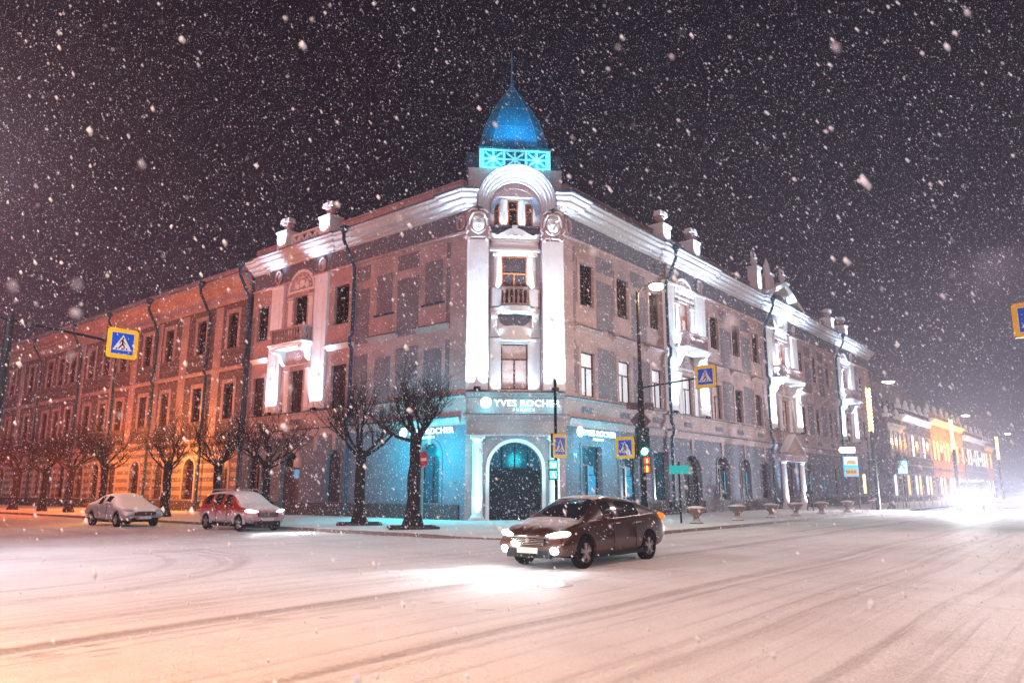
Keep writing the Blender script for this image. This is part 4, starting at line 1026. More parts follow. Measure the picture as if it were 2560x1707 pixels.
WC = [22.5, 26.8, 31.7, 35.3, 39.6, 42.9, 46.1, 50.2, 53.0, 55.8, 60.6, 65.9, 70.5]
G0 = [22.6, 27.1, 31.75, 35.6, 39.8, 43.0, 46.2, 50.2, 53.1, 55.9, 60.6, 65.9, 70.5]
w2 = [(c - .64, c + .64, 11.42, 13.95) for c in WC]; w1 = [(c - .62, c + .62, 6.45, 8.92) for c in WC]; w0 = [(c - .78, c + .78, .95, 3.82, 1) for c in G0]
mb = MB(); wall(mb, FL, 20.42, 76, 5.1, 16.9, w2 + w1, dep=.28); wp(mb, 'upper_wall', M['band_up'])
mb = MB(); wall(mb, FL, 20.42, 76, 0, 5.1, w0, dep=.35); wp(mb, 'ground_floor_wall', M['band_gf'])
mb = MB(); mb.box(FL, 75.98, 76, -14, 0, 0, 17.1); mb.face([FL(20.42, -.2, 16.9), FL(76, -.2, 16.9), FL(76, -14, 18.5), FL(20.42, -14, 18.5)], 1); wp(mb, 'roof', [M['pale'], M['roof']])
for q in w2 + w1: window(FL, *q[:4], wing, WO, surround=('pale', .3, .05), glass='curtain_dim' if abs(q[0] - 65.28) < .1 and q[2] < 7 else 'glass')
for q in w0: window(FL, *q[:4], wing, WO, arch=1, surround=('pale', .22, .06), o=-.28)
for z, pr, nm in ((5.1, .16, 'belt_course'), (10.0, .10, 'belt_course')):
    mb = MB(); straight(FL, 20.45, 76, [(0, z - .18), (pr * .6, z - .16), (pr, z), (pr, z + .08), (0, z + .12)], mb); wp(mb, nm, M['pale'])
mb = MB(); straight(FL, 20.45, 76, [(0, 14.7), (.1, 14.72), (.14, 14.9), (.14, 15.0), (.06, 15.05), (.06, 15.5), (.22, 15.6), (.26, 15.8), (.5, 15.9), (.6, 16.1), (.8, 16.2), (.86, 16.42), (0, 16.5)], mb); cn = wp(mb, 'cornice', M['pale'])
mb = MB(); straight(FL, 20.45, 76, [(0, 16.5), (.9, 16.425), (.9, 16.46), (0, 16.56)], mb); wp(mb, 'flashing', M['pipe'], cn)
mb = MB(); straight(FL, 20.6, 76, [(-.3, 16.5), (-.02, 16.5), (-.02, 17.25), (.05, 17.3), (-.3, 17.34)], mb); wp(mb, 'attic_wall', M['pale'])
mb = MB(); mb.box(FL, 20.5, 76, 0, .1, 0, .86); wp(mb, 'plinth', M['plinth'])
for a in (24.4, 29.3, 33.5, 37.5, 41.2, 48.2, 58.2, 63.2):
    mb = MB(); mb.box(FL, a - .5, a + .5, 0, .05, 5.3, 14.6); wp(mb, 'wall_strip', M['pale'])
for s in (25.4, 33.4, 40.6, 48.0, 57.6, 68.0): downpipe(FL, s, 0, 16.4, 'pipe', wing, WO, kink=(s < 40))
for s, z in ((29.0, 17.3), (36.0, 17.3), (46, 17.3)):
    mb = MB(); mb.box(FL, s - .5, s + .5, -2.2, -1.2, z - .2, z + .6); mb.box(FL, s - .6, s + .6, -2.3, -1.1, z + .6, z + .75); wp(mb, 'chimney', M['plinth'])

# ------------------------------------------------------------------ houses farther along the right street
M['far_dark'] = solid('far_brown_wall', (0.10, 0.06, 0.06), .9, var=.2, vscale=.6)
M['far_orange'] = solid('far_ochre_wall', (0.42, 0.22, 0.08), .9, var=.2, vscale=.8)
M['far_grey'] = solid('far_grey_wall', (0.20, 0.17, 0.19), .9, var=.2, vscale=.5)
M['win_warm'] = solid('lit_window_warm', (0.5, 0.3, 0.1), .5, emit=(1.0, 0.55, 0.16), estr=1.3, var=.3, vscale=2)
M['win_cool'] = solid('lit_window_cool', (0.4, 0.5, 0.6), .5, emit=(0.65, 0.88, 1.0), estr=1.2)
M['cyan_box'] = solid('lit_cyan_box', (0.1, 0.6, 0.8), .5, emit=(0.35, 0.9, 1.0), estr=2.0)
def far_house(s0, s1, h, mat, label, n, lit2, lit1, ledge_lit=True, shop=None):
    org = FR(s0, 0, 0); rt = empty('street_house', org, 0, label, 'building', 'houses farther along the right street')
    mb = MB(); mb.box(FR, s0, s1, -11, 0, 0, h - .9); mb.build('wall', M[mat], rt, org)
    mb = MB(); straight(FR, s0, s1, [(0, h - 1.6), (.15, h - 1.55), (.3, h - 1.2), (.6, h - 1.05), (.65, h - .8), (0, h - .75)], mb); mb.build('cornice', M['white'], rt, org)
    mb = MB(); mb.box(FR, s0, s1, -.5, -.1, h - .9, h - .1); mb.box(FR, s0, s1, -.5, .02, h - .1, h); mb.build('attic_wall', M[mat], rt, org)
    mb = MB(); mb.box(FR, s0, s1, 0, .2, 4.6, 4.8); mb.build('belt_course', M['pale'], rt, org)
    dx = (s1 - s0) / n
    for k in range(n):
        c = s0 + dx * (k + .5)
        for z0, z1, lit in ((5.9, 8.6, lit2), (1.0, 3.4, lit1)):
            mt = lit[k % len(lit)]
            mb = MB(); mb.box(FR, c - .75, c + .75, 0.0, .08, z0 - .15, z1 + .2); f_ = mb.build('window', M['pale'], rt, org)
            mb = MB(); mb.box(FR, c - .55, c + .55, .08, .10, z0, z1); mb.build('pane', M[mt], f_, org)
    for k in range(n // 2 + 1):
        c = s0 + .6 + (s1 - s0 - 1.2) * k / max(1, n // 2)
        mb = MB(); mb.box(FR, c - .35, c + .35, -.55, .1, h, h + .5); mb.lathe(FR(c, -.2, h + .5), [(.12, 0), (.3, .25), (.26, .55), (.1, .9)], 8); mb.build('attic_vase', M['white'], rt, org)
    return rt
g_, c_, d_, w_ = 'glass', 'win_cool', 'curtain_dim', 'win_warm'
far_house(66.5, 73.0, 10.2, 'far_dark', 'dark narrow house next to the corner building on the right street', 3, [g_], [c_, g_, g_])
far_house(73.3, 91.0, 11.8, 'far_dark', 'brown two storey house with a white lit cornice, beyond the garlanded lamp posts', 8, [g_, d_, c_], [w_, g_, c_])
far_house(91.2, 117.5, 12.6, 'far_orange', 'ochre house glowing orange under its floodlights', 10, [w_, w_, g_], [g_, c_, w_])
far_house(117.8, 141.0, 11.6, 'far_grey', 'grey house with white lit cornice beyond the ochre house', 9, [g_, c_, c_], [c_, g_, c_])
far_house(141.3, 152.0, 10.8, 'far_orange', 'last small ochre house in the row, half lost in the bright snow haze', 4, [w_, g_], [c_, g_])
def wash(s, z, p, colr, o=1.6, up=-.1): lamp('POINT', 'facade_light', tuple(FR(s, o, z)), p, colr, radius=.3)
for s in (75.5, 79.5, 83.5, 88): wash(s, 9.7, 160, (.8, .9, 1))
for s in (93.5, 98, 103, 109, 115): wash(s, 8.2, 800, (1.0, .40, .05), 2.2); 
for s in (94, 101, 108, 114): wash(s, 10.8, 160, (1.0, .50, .1)); 
for s in (121, 128, 136): wash(s, 9.6, 160, (.8, .9, 1))
wash(73.3, 7.5, 200, (1.0, .5, .12), 1.0); wash(144, 7.5, 300, (1.0, .5, .15)); wash(149, 7.5, 300, (1.0, .5, .15))
# tall apartment block in the haze behind them
def tall_block(s0, s1, o0, h, label, ridge):
    org = FR(s0, o0, 0); rt = empty('apartment_block', org, 0, label, 'building')
    mb = MB(); mb.box(FR, s0, s1, o0 - 16, o0, 0, h); mb.build('wall', M['far_grey'], rt, org)
    mb = MB(); a, b = FR(s0 - .5, o0 + .5, h), FR(s1 + .5, o0 + .5, h); c, d = FR(s1 + .5, o0 - 16.5, h), FR(s0 - .5, o0 - 16.5, h)
    e, f = FR(s0 + 7, o0 - 8, h + ridge), FR(s1 - 7, o0 - 8, h + ridge)
    mb.face([a, b, f, e]); mb.face([b, c, f]); mb.face([c, d, e, f]); mb.face([d, a, e]); mb.build('roof', M['roof'], rt, org)
    for k in range(12):
        for z in range(4):
            cc = s0 + (s1 - s0) * (k + .5) / 12; z0 = 4 + z * (h - 5) / 4
            mb = MB(); mb.box(FR, cc - .8, cc + .8, o0, o0 + .1, z0, z0 + 2); mb.build('window', M['glass'], rt, org)
tall_block(124, 176, -16, 23.5, 'tall apartment block with a dark hipped roof, a faint shape behind the lit houses', 5)
tall_block(180, 240, -18, 24.5, 'farthest grey block fading into the falling snow at the end of the right street', 3)

# ------------------------------------------------------------------ trees
def tree_mesh(seed, th=3.4, r0=.26, crown=1.9, ch=3.4, lean=(0, 0), nl=8, tw=9, fork=False):
    rg = random.Random(seed); T = MB(); C = MB()
    pts = []; rad = []
    n = 9
    for k in range(n + 1):
        t = k / n
        pts.append(Vector((lean[0] * t * t * th + rg.uniform(-.03, .03), lean[1] * t * t * th + rg.uniform(-.03, .03), th * t - .05)))
        rad.append(r0 * (1.35 - .45 * t if t < .12 else 1.0 - .22 * t) * rg.uniform(.93, 1.1))
    rad[0] *= 1.25; rad[-1] *= 1.18; rad[-2] *= 1.1
    T.tube(pts, rad, 12)
    top = pts[-1]
    def branch(p, d, L, r, depth, B, upw):
        segs = 5 if depth < 2 else 4
        q = [p]; rr = [r]; dd = d.copy()
        for k in range(segs):
            dd = (dd + Vector((rg.gauss(0, .14), rg.gauss(0, .14), upw + rg.gauss(0, .08)))).normalized()
            q.append(q[-1] + dd * (L / segs)); rr.append(max(.004, r * (1 - .62 * (k + 1) / segs)))
        B.tube(q, rr, 7 if depth == 0 else (5 if depth == 1 else 3), cap=False)
        return q, rr, dd
    for i in range(nl):
        an = 2 * math.pi * (i + rg.uniform(-.3, .3)) / nl; el = R(rg.uniform(5, 62))
        d = Vector((math.cos(an) * math.cos(el), math.sin(an) * math.cos(el), math.sin(el)))
        L0 = crown * rg.uniform(.70, 1.10)
        q, rr, dd = branch(top - UP * rg.uniform(0, .4), d, L0, r0 * rg.uniform(.24, .40), 0, T, .12)
        for j in range(5):
            k = rg.randint(2, 5); an2 = rg.uniform(0, 2 * math.pi)
            d2 = (d * .55 + Vector((math.cos(an2), math.sin(an2), rg.uniform(.1, 1.1))) * .7).normalized()
            q2, r2, dd2 = branch(q[k], d2, ch * rg.uniform(.20, .38), rr[k] * .55, 1, C, .14)
            for m_ in range(tw):
                k2 = rg.randint(1, len(q2) - 1); an3 = rg.uniform(0, 2 * math.pi)
                d3 = (dd2 * .5 + Vector((math.cos(an3) * .8, math.sin(an3) * .8, rg.uniform(-.1, 1.2)))).normalized()
                q3, r3, dd3 = branch(q2[k2], d3, ch * rg.uniform(.14, .32), .008, 2, C, .05)
                d4 = (dd3 * .8 + Vector((rg.gauss(0, .5), rg.gauss(0, .5), rg.uniform(0, .8)))).normalized()
                branch(q3[rg.randint(1, 3)], d4, ch * rg.uniform(.08, .2), .006, 3, C, .06)
    return T, C
def make_tree(name, loc, label, group='pollarded street trees', rz=0, **kw):
    rt = empty(name, loc, rz, label, 'tree', group)
    T, C = tree_mesh(**kw)
    T.build('trunk', M['bark'], rt, smooth='all', fix=False); C.build('crown', M['twig'], rt, smooth='all', fix=False)
    return rt
GZ = .12
t1 = make_tree('street_tree', (-3.87, 30.0, GZ), 'thick trunked bare tree in a square grate nearest the corner entrance', seed=11, th=3.75, r0=.27, crown=2.1, ch=3.2, lean=(.02, 0), nl=9, tw=13)
t2 = make_tree('street_tree', (-6.6, 33.2, GZ), 'bare tree whose trunk bends right under its crown, second from the corner', seed=23, th=3.2, r0=.24, crown=2.2, ch=3.7, lean=(-.02, 0), nl=8, tw=13)
def tpos(s, o=6.7): p = FL(s, o, GZ); return (p.x, p.y, GZ)
t3 = make_tree('street_tree', tpos(6.83), 'bare knobbly tree standing behind the red car', seed=31, th=2.9, r0=.22, crown=1.9, ch=3.2, nl=9, tw=11)
copy_tree(t3, tpos(11.36), 2.2, 1.0, 'bare tree in front of the striped lit wall, left of the red car')
t5 = make_tree('street_tree', tpos(16.67), 'bare tree between the snowy parked saloon and the red car', seed=47, th=2.9, r0=.25, crown=1.9, ch=3.3, nl=9, tw=11)
for s, z, sc, lb in ((24.9, 1.3, 1.06, 'bare tree rising behind the snowy parked saloon'), (30.0, 3.0, 1.08, 'second bare tree left of the snowy parked saloon'),
                     (34.5, 4.6, 1.05, 'third bare tree left of the snowy parked saloon'), (40.3, .6, 1.1, 'fourth bare tree left of the saloon, near the left edge'), (46.5, 2.5, 1.1, 'leftmost and farthest bare tree in the reddish haze')):
    copy_tree(t5 if int(s) % 2 else t3, tpos(s), z, sc, lb)
# tree at the far right pavement beside the first garland post
sm = copy_tree(t2, tuple(FR(33.5, 7.2, GZ)), 2.0, .8, 'small bare tree beside the first garlanded lamp post on the right street')
def grate(x, y, rz, label):
    rt = empty('tree_grate', (x, y, GZ), rz, label, 'tree grate', 'iron frames round the street trees')
    F = FW
    for k in range(4):
        a = k * math.pi / 2; mb = MB()
        G = lambda p, o, z, a=a: Vector((p * math.cos(a) - o * math.sin(a), p * math.sin(a) + o * math.cos(a), z))
        mb.box(G, -.95, .95, .87, .95, -.02, .10); mb.build('grate_bar', M['grate'], rt)
M['grate'] = snowy('grate_iron', (0.03, 0.02, 0.025), .6, lo=.8, hi=1.2, amount=.5)
grate(-3.87, 30.0, R(12), 'raised iron frame round the thick tree nearest the entrance')
grate(-6.6, 33.2, R(12), 'raised iron frame round the second tree from the corner')

# ------------------------------------------------------------------ road signs, poles, signals
def sign_frame(C, xd):
    xd = Vector(xd).normalized(); nn = xd.cross(UP)    # faces the viewer when xd points to the viewer's right
    return lambda a, o, z: Vector(C) + xd * a + nn * o + UP * z
def crossing_sign(C, xd, size, label, both=True, flip=1):
    rt = empty('crossing_sign', C, 0, label, 'road sign', 'yellow bordered pedestrian crossing signs')
    F = sign_frame(C, xd); h = size / 2
    mb = MB(); mb.box(F, -h, h, -.10, -.004, -h, h); mb.build('housing', M['signbox'], rt, C)
    def face(sg):
        def G(a, o, z): return F(a * sg, (o if sg > 0 else -.104 - o), z)
        mb = MB()
        r_ = .06
        mb.prism(G, [(-h + r_, -h), (h - r_, -h), (h, -h + r_), (h, h - r_), (h - r_, h), (-h + r_, h), (-h, h - r_), (-h, -h + r_)], -.002, .006, 0)
        q = h * .735; mb.prism(G, [(-q, -q), (q, -q), (q, q), (-q, q)], .006, .009, 1); q = h * .70; mb.prism(G, [(-q, -q), (q, -q), (q, q), (-q, q)], .009, .012, 2)
        s = h
        mb.prism(G, [(-.62 * s, -.46 * s), (.62 * s, -.46 * s), (0, .58 * s)], .012, .015, 1)
        # walking figure and stripes
        def poly(ps): mb.prism(G, [(x * s, z * s) for x, z in ps], .015, .018, 3)
        poly([(.06 * math.cos(t * math.pi / 5), .34 + .07 * math.sin(t * math.pi / 5)) for t in range(10)])
        poly([(-.10, .24), (.03, .27), (.07, .10), (.03, -.04), (-.06, -.04), (-.06, .12)])
        poly([(-.10, .24), (-.20, .10), (-.19, -.04), (-.15, -.04), (-.15, .08), (-.05, .18)])
        poly([(.05, .10), (.17, -.07), (.20, -.04), (.10, .12)])
        poly([(-.05, -.02), (-.27, -.33), (-.21, -.37), (.01, -.10)])
        poly([(-.03, -.04), (.05, -.02), (.15, -.20), (.14, -.40), (.08, -.40), (.08, -.21), (-.02, -.10)])
        poly([(-.44, -.42), (-.34, -.42), (-.29, -.30), (-.37, -.30)]); poly([(-.06, -.42), (.05, -.42), (.04, -.30), (-.04, -.30)]); poly([(.26, -.42), (.37, -.42), (.29, -.28), (.24, -.28)])
        mb.build('sign_face', [M['sign_y'], M['sign_w'], M['sign_b'], M['black']], rt, C)
    face(1)
    if both: face(-1)
    return rt
def pole_thing(name, label, cat, base, group=None): return empty(name, base, 0, label, cat, group)
# left gantry
pA = Vector((-14.26, 20.74, 0)); ga = pole_thing('sign_gantry', 'black steel post at the left edge with a long arm over the road', 'gantry post', pA)
mb = MB(); mb.tube([pA, pA + UP * 3, pA + UP * 6.5], [.13, .12, .11], 12); mb.build('post', M['pole'], ga, pA, smooth=True)
mb = MB(); mb.tube([pA + UP * 6.38 - dR * .5, pA + UP * 6.36, pA + dR * 2.62 + UP * 6.15], .045, 8); mb.tube([pA + UP * 6.0, pA + dR * .8 + UP * 6.3], .02, 6); mb.build('arm', M['pole'], ga, pA, smooth=True)
cA = pA + dR * (2.62 + .5) + UP * 6.12
crossing_sign(cA, dR, .95, 'pedestrian crossing sign on the end of the left gantry arm, in orange light')
# pole B: lamp, arm, signal
pB = Vector((5.75, 33.25, GZ)); gb = pole_thing('street_lamp', 'tall dark corner lamp post with a lit warm lamp, side arm and signals', 'street lamp', pB)
mb = MB(); mb.lathe(pB, [(.20, 0), (.20, .9), (.15, 1.0), (.135, 6.2), (.085, 6.3), (.07, 10.4)], 12); mb.build('post', M['pole'], gb, pB, smooth=True)
mb = MB(); aE = pB + Vector((.62, -.35, 10.65)); mb.tube([pB + UP * 10.3, pB + Vector((.25, -.12, 10.6)), aE], .035, 7); mb.build('lamp_arm', M['pole'], gb, pB)
M['lamp_lit'] = solid('lit_lamp_glass', (1, .8, .6), .4, emit=(1.0, 0.86, 0.66), estr=120.0)
mb = MB(); mb.ellip(lambda a, o, z: aE + Vector((a, o, z)), .16, 0, .03, .34, .17, .09, 12, 7); mb.build('lamp_head', M['black'], gb, pB, smooth=True)
mb = MB(); mb.ellip(lambda a, o, z: aE + Vector((a, o, z)), .20, 0, -.10, .32, .22, .17, 12, 7); mb.build('lamp_glass', M['lamp_lit'], gb, pB, smooth=True)
lamp('POINT', 'street_or_fill_light', tuple(aE + Vector((.2, 0, -.30))), 1700, (1.0, 0.58, 0.30), radius=.16)
mb = MB(); arm0 = pB + UP * 5.95; arm1 = arm0 - dL * 2.62 + UP * .18; mb.tube([arm0, arm1], .04, 8); mb.build('sign_arm', M['pole'], gb, pB)
crossing_sign(arm1 - dL * .5 + UP * 0.04, -dL, .95, 'pedestrian crossing sign held out on the lamp post arm, above the right pavement')
xs = cdir
def sgn_panel(name, C, xd, poly, mat, label, cat, th=.02):
    F = sign_frame(C, xd); mb = MB(); mb.prism(F, poly, 0, th); o = mb.build(name, M[mat], None, C); return tag(o, label, cat)
C1 = pB + UP * 5.15 - nR * .0; sgn_panel('lane_sign', C1 + nb * .18, (cdir + dR * .2), [(-.65, -.16), (.65, -.16), (.65, .16), (-.65, .16)], 'sign_back', 'grey back of a long plate sign high on the corner lamp post', 'road sign')
C2 = pB + UP * 4.5; sgn_panel('priority_sign', C2 + nb * .18, (cdir + dR * .2), [(0, -.5), (.5, 0), (0, .5), (-.5, 0)], 'sign_back', 'grey back of a diamond sign on the corner lamp post', 'road sign')
crossing_sign(pB + Vector((-.78, -.1, 3.30)), -dL, .95, 'pedestrian crossing sign partly covered by the green traffic light')
# traffic light
M['green_lit'] = solid('lit_green_lens', (.2, 1, .8), .4, emit=(0.55, 1.0, 0.92), estr=6.0)
M['lens_off'] = solid('dark_lens', (.02, .03, .04), .2)
M['signal_box'] = solid('signal_housing', (.008, .05, .06), .5)
TLc = pB + Vector((-.02, -.42, 3.45)); tl = empty('traffic_light', TLc, 0, 'black traffic light showing green on the corner lamp post', 'traffic light')
F = sign_frame(TLc, cdir)
mb = MB(); mb.box(F, -.2, .2, -.15, .1, -.55, .62); mb.box(F, -.32, .32, -.17, -.15, -.62, .70); mb.build('housing', M['signal_box'], tl, TLc)
for k, z in enumerate((.42, .04, -.33)):
    mb = MB(); mb.lathe(F(0, .10, z), [(.15, 0), (.15, .03), (.10, .06)], 18, ax=F(0, 1, 0) - F(0, 0, 0)); mb.build('lens', M['green_lit' if k == 2 else 'lens_off'], tl, TLc)
    mb = MB(); P = [(.17 * math.cos(t), z + .17 * math.sin(t)) for t in np.linspace(0, math.pi, 9)]; mb.grid([[F(a, .1, zz) for a, zz in P], [F(a, .30, zz) for a, zz in P]]); mb.build('visor', M['signal_box'], tl, TLc)
lamp('POINT', 'traffic_light_glow', tuple(F(0, .45, -.33)), 26, (0.05, .9, .85), radius=.1)
mb = MB(); mb.tube([F(0, -.15, 0), pB + UP * 3.4], .03, 6); mb.build('bracket', M['black'], tl, TLc)
# pedestrian countdown signals
M['red_lit'] = solid('lit_red_led', (1, .2, .1), .4, emit=(1.0, 0.13, 0.02), estr=5.0)
M['amber_lit'] = solid('lit_amber_led', (1, .5, .1), .4, emit=(1.0, 0.50, 0.06), estr=4.0)
M['teal_lit'] = solid('lit_teal_led', (.2, 1, .9), .4, emit=(0.02, 0.85, 0.75), estr=1.1)
M['teal_hot'] = solid('lit_teal_led_bright', (.2, 1, .9), .4, emit=(0.6, 1.0, 0.95), estr=2.5)
def ped_signal(C, xd, label, digits, back, hot, walking):
    rt = empty('pedestrian_signal', C, 0, label, 'pedestrian signal', 'pedestrian signals at the corner'); F = sign_frame(C, xd)
    mb = MB(); mb.box(F, -.17, .17, -.14, .04, -.36, .36); mb.build('housing', M['signal_box'], rt, C)
    for z in (.18, -.18):
        mb = MB(); mb.box(F, -.13, .13, .04, .05, z - .14, z + .14); mb.build('lens', M[back], rt, C)
    d_ = Vector(xd).normalized()
    text_obj('digits', digits, .22, F(0, .06, .09), xd, M[hot], rt, .006, 1.0, .012, 'CENTER', origin=C)
    mb = MB()
    if walking: polys = [[(-.03, -.10), (.03, -.10), (.05, -.18), (.02, -.20), (-.05, -.18)], [(-.03, -.17), (-.09, -.29), (-.06, -.30), (.01, -.20)], [(.0, -.18), (.04, -.18), (.08, -.29), (.05, -.30)]]
    else: polys = [[(-.045, -.11), (.045, -.11), (.04, -.22), (-.04, -.22)], [(-.035, -.22), (-.005, -.22), (-.01, -.31), (-.035, -.31)], [(.005, -.22), (.035, -.22), (.035, -.31), (.01, -.31)]]
    for p in polys: mb.prism(F, p, .052, .06)
    mb.prism(F, [(.028 * math.cos(t * .785), -.075 + .028 * math.sin(t * .785)) for t in range(8)], .052, .06)
    mb.build('figure', M[hot], rt, C)
M['red_panel'] = solid('lit_red_panel', (.6, .05, .02), .5, emit=(1.0, 0.05, 0.0), estr=.9)
ped_signal(pB + Vector((.10, -.34, 2.55)), cdir, 'orange red countdown signal with a standing man, under the green light', '1', 'red_panel', 'amber_lit', False)
# pole C in front of the entrance
pC = Vector((1.66, 28.6, 0.06)); gc = pole_thing('signal_post', 'slim dark post in front of the corner entrance', 'signal post', pC)
mb = MB(); mb.lathe(pC, [(.10, 0), (.10, .3), (.062, .35), (.055, 5.7), (.02, 5.75)], 10); mb.build('post', M['pole'], gc, pC, smooth=True)
xdC = dR
crossing_sign(pC + Vector((.16, -.02, 3.17)), xdC, .90, 'pedestrian crossing sign on the slim post before the right portal column')
ped_signal(pC + Vector((-.12, -.16, 2.28)), cdir, 'green countdown signal reading 20 with a walking man', '20', 'teal_lit', 'teal_hot', True)
lamp('POINT', 'signal_glow', tuple(pC + Vector((-.15, -.6, 2.3))), 8, (0.02, .9, .8), radius=.08)
# small blank direction board on a post
pD = Vector((7.62, 34.6, GZ)); gd = pole_thing('board_post', 'thin post on the right pavement carrying a turquoise board', 'sign post', pD)
mb = MB(); mb.lathe(pD, [(.045, 0), (.04, 2.75)], 8); mb.build('post', M['black'], gd, pD)
M['teal_board'] = solid('turquoise_board', (0.01, 0.42, 0.44), .4, emit=(0.0, 0.62, 0.60), estr=.35)  # glow put in for the cyan light its reflective face throws back
cD = pD + Vector((-.02, -.06, 2.38)); F = sign_frame(cD, cdir); bo = empty('direction_board', cD, 0, 'plain turquoise board on a thin post behind the dark car', 'board')
mb = MB(); mb.prism(F, [(-.42, -.19), (.42, -.19), (.46, -.15), (.46, .15), (.42, .19), (-.42, .19), (-.46, .15), (-.46, -.15)], 0, .02); mb.build('panel', M['teal_board'], bo, cD)
mb = MB(); mb.box(F, -.05, .05, -.04, 0, -.25, .25); mb.build('clamp', M['black'], bo, cD)
# no entry sign
pE = Vector((-3.72, 31.6, GZ)); ge = pole_thing('sign_post', 'pale blue post beside the thick tree trunk', 'sign post', pE)
M['pale_blue'] = solid('pale_blue_paint', (0.10, 0.38, 0.50), .5)
mb = MB(); mb.lathe(pE, [(.045, 0), (.04, 3.3)], 8); mb.build('post', M['pale_blue'], ge, pE)
cE = pE + Vector((.04, -.08, 2.72)); F = sign_frame(cE, (cdir * .62 + dL * -.1 + Vector((0, -.85, 0))).normalized()); ne = empty('no_entry_sign', cE, 0, 'round red no entry sign with a white bar on the pale blue post', 'road sign')
mb = MB(); mb.prism(F, [(.33 * math.cos(t * math.pi / 12), .33 * math.sin(t * math.pi / 12)) for t in range(24)], 0, .02, 0); mb.prism(F, [(-.24, -.06), (.24, -.06), (.24, .06), (-.24, .06)], .02, .026, 1); mb.build('sign_face', [M['sign_r'], M['sign_w']], ne, cE)
# crossing sign at the right edge with its post and arm
pF = Vector((17.7, 18.4, 0)); gf = pole_thing('sign_gantry', 'dark post and arm just past the right edge, holding the sign there', 'gantry post', pF)
cF = Vector((14.55, 20.35, 6.28)); xdF = (-dL)
mb = MB(); mb.tube([pF, pF + UP * 6.5], .12, 10); mb.build('post', M['pole'], gf, pF)
mb = MB(); mb.tube([pF + UP * 6.35, cF - dL * .45], .045, 7); mb.build('arm', M['pole'], gf, pF)
crossing_sign(cF, xdF, .98, 'pedestrian crossing sign cut off by the right edge')
# garlanded lamp posts
M['garland'] = solid('lit_yellow_garland', (1, .8, .3), .5, emit=(1.0, 0.74, 0.26), estr=2.6)
M['far_lamp'] = solid('lit_far_lamp', (1, .95, .9), .5, emit=(1.0, .92, .85), estr=6)
def garland_post(s, label):
    b0 = FR(s, 8.0 - .9, GZ); rt = empty('garland_post', b0, 0, label, 'street lamp', 'lamp posts with yellow garlands')
    mb = MB(); mb.lathe(b0, [(.17, 0), (.15, 5.6), (.1, 5.8), (.08, 9.3)], 9); mb.build('post', M['pole'], rt, b0)
    mb = MB(); pts = [b0 + UP * (5.8 + 3.3 * k / 60) + Vector((math.cos(k * 1.3), math.sin(k * 1.3), 0)) * .10 for k in range(61)]; mb.tube(pts, .11, 5); mb.build('garland', M['garland'], rt, b0)
    e = b0 + nR * 1.5 + UP * 9.5
    mb = MB(); mb.tube([b0 + UP * 9.2, b0 + nR * .6 + UP * 9.5, e], .04, 6); mb.build('lamp_arm', M['pole'], rt, b0)
    mb = MB(); mb.ellip(lambda a, o, z: e + Vector((a, o, z)), 0, 0, -.05, .5, .2, .08, 10, 5); mb.build('lamp_glass', M['far_lamp'], rt, b0)
    lamp('POINT', 'street_or_fill_light', tuple(e - UP * .4), 1500, (1.0, .74, .52), radius=.2)
garland_post(30.0, 'nearest garlanded lamp post, before the end of the corner building')
garland_post(63.5, 'middle garlanded lamp post, in front of the ochre house')
garland_post(99.0, 'farthest garlanded lamp post, fading near the right edge')
# taxi board and lit canopy on a post on the right pavement
M['taxi_y'] = solid('lit_ochre_panel', (.5, .38, .12), .5, emit=(.8, .55, .25), estr=.5)
M['taxi_b'] = solid('lit_blue_panel', (.05, .4, .8), .5, emit=(.08, .60, 1.0), estr=.9)
M['taxi_w'] = solid('lit_white_panel', (.8, .9, 1), .5, emit=(.85, .97, 1.0), estr=1.6)
yT = 58.0; cT = Vector(((2133 - 1280) / 1906 * yT, yT, 1.6 + (1224 - 1166) / 1906 * yT))
F = sign_frame(cT, cdir); tb = empty('taxi_board', cT, 0, 'lit taxi board with the telephone number 215-33-33', 'advertising board')
mb = MB(); mb.box(F, -.56, .56, -.14, 0, -.76, .76); mb.build('frame', M['taxi_b'], tb, cT)
for nm, z0, z1, mt in (('lit_panel', .12, .70, 'taxi_w'), ('lit_panel', -.16, .10, 'taxi_b'), ('lit_panel', -.70, -.18, 'taxi_y')):
    mb = MB(); mb.box(F, -.50, .50, 0, .02, z0, z1); mb.build(nm, M[mt], tb, cT)
mb = MB(); mb.prism(F, [(-.4, .14), (.4, .14), (.42, .3), (.2, .5), (-.2, .5), (-.42, .3)], .02, .03); mb.build('emblem', M['taxi_y'], tb, cT)
text_obj('lettering', '215-33-33', .25, F(-.47, .03, -.5), cdir, M['black'], tb, .004, 1.0, .006, sx=.80, origin=cT)
mb = MB(); mb.tube([F(.5, -.1, -.76), F(.5, -.1, -cT.z + .15)], .06, 8); mb.build('post', M['pole'], tb, cT)
cT2 = cT + UP * 1.22 - cdir * .1; F = sign_frame(cT2, cdir); lb = empty('light_box_sign', cT2, 0, 'white lit box sign above the taxi board', 'lit sign')
mb = MB(); mb.prism(F, [(-.72, 0), (-.6, .24), (.55, .24), (.55, -.22), (-.55, -.22)], -.2, 0); mb.build('light_box', M['taxi_w'], lb, cT2)
mb = MB(); mb.tube([F(.5, -.1, -.2), F(.5, -.1, -.5)], .04, 6); mb.build('bracket', M['black'], lb, cT2)
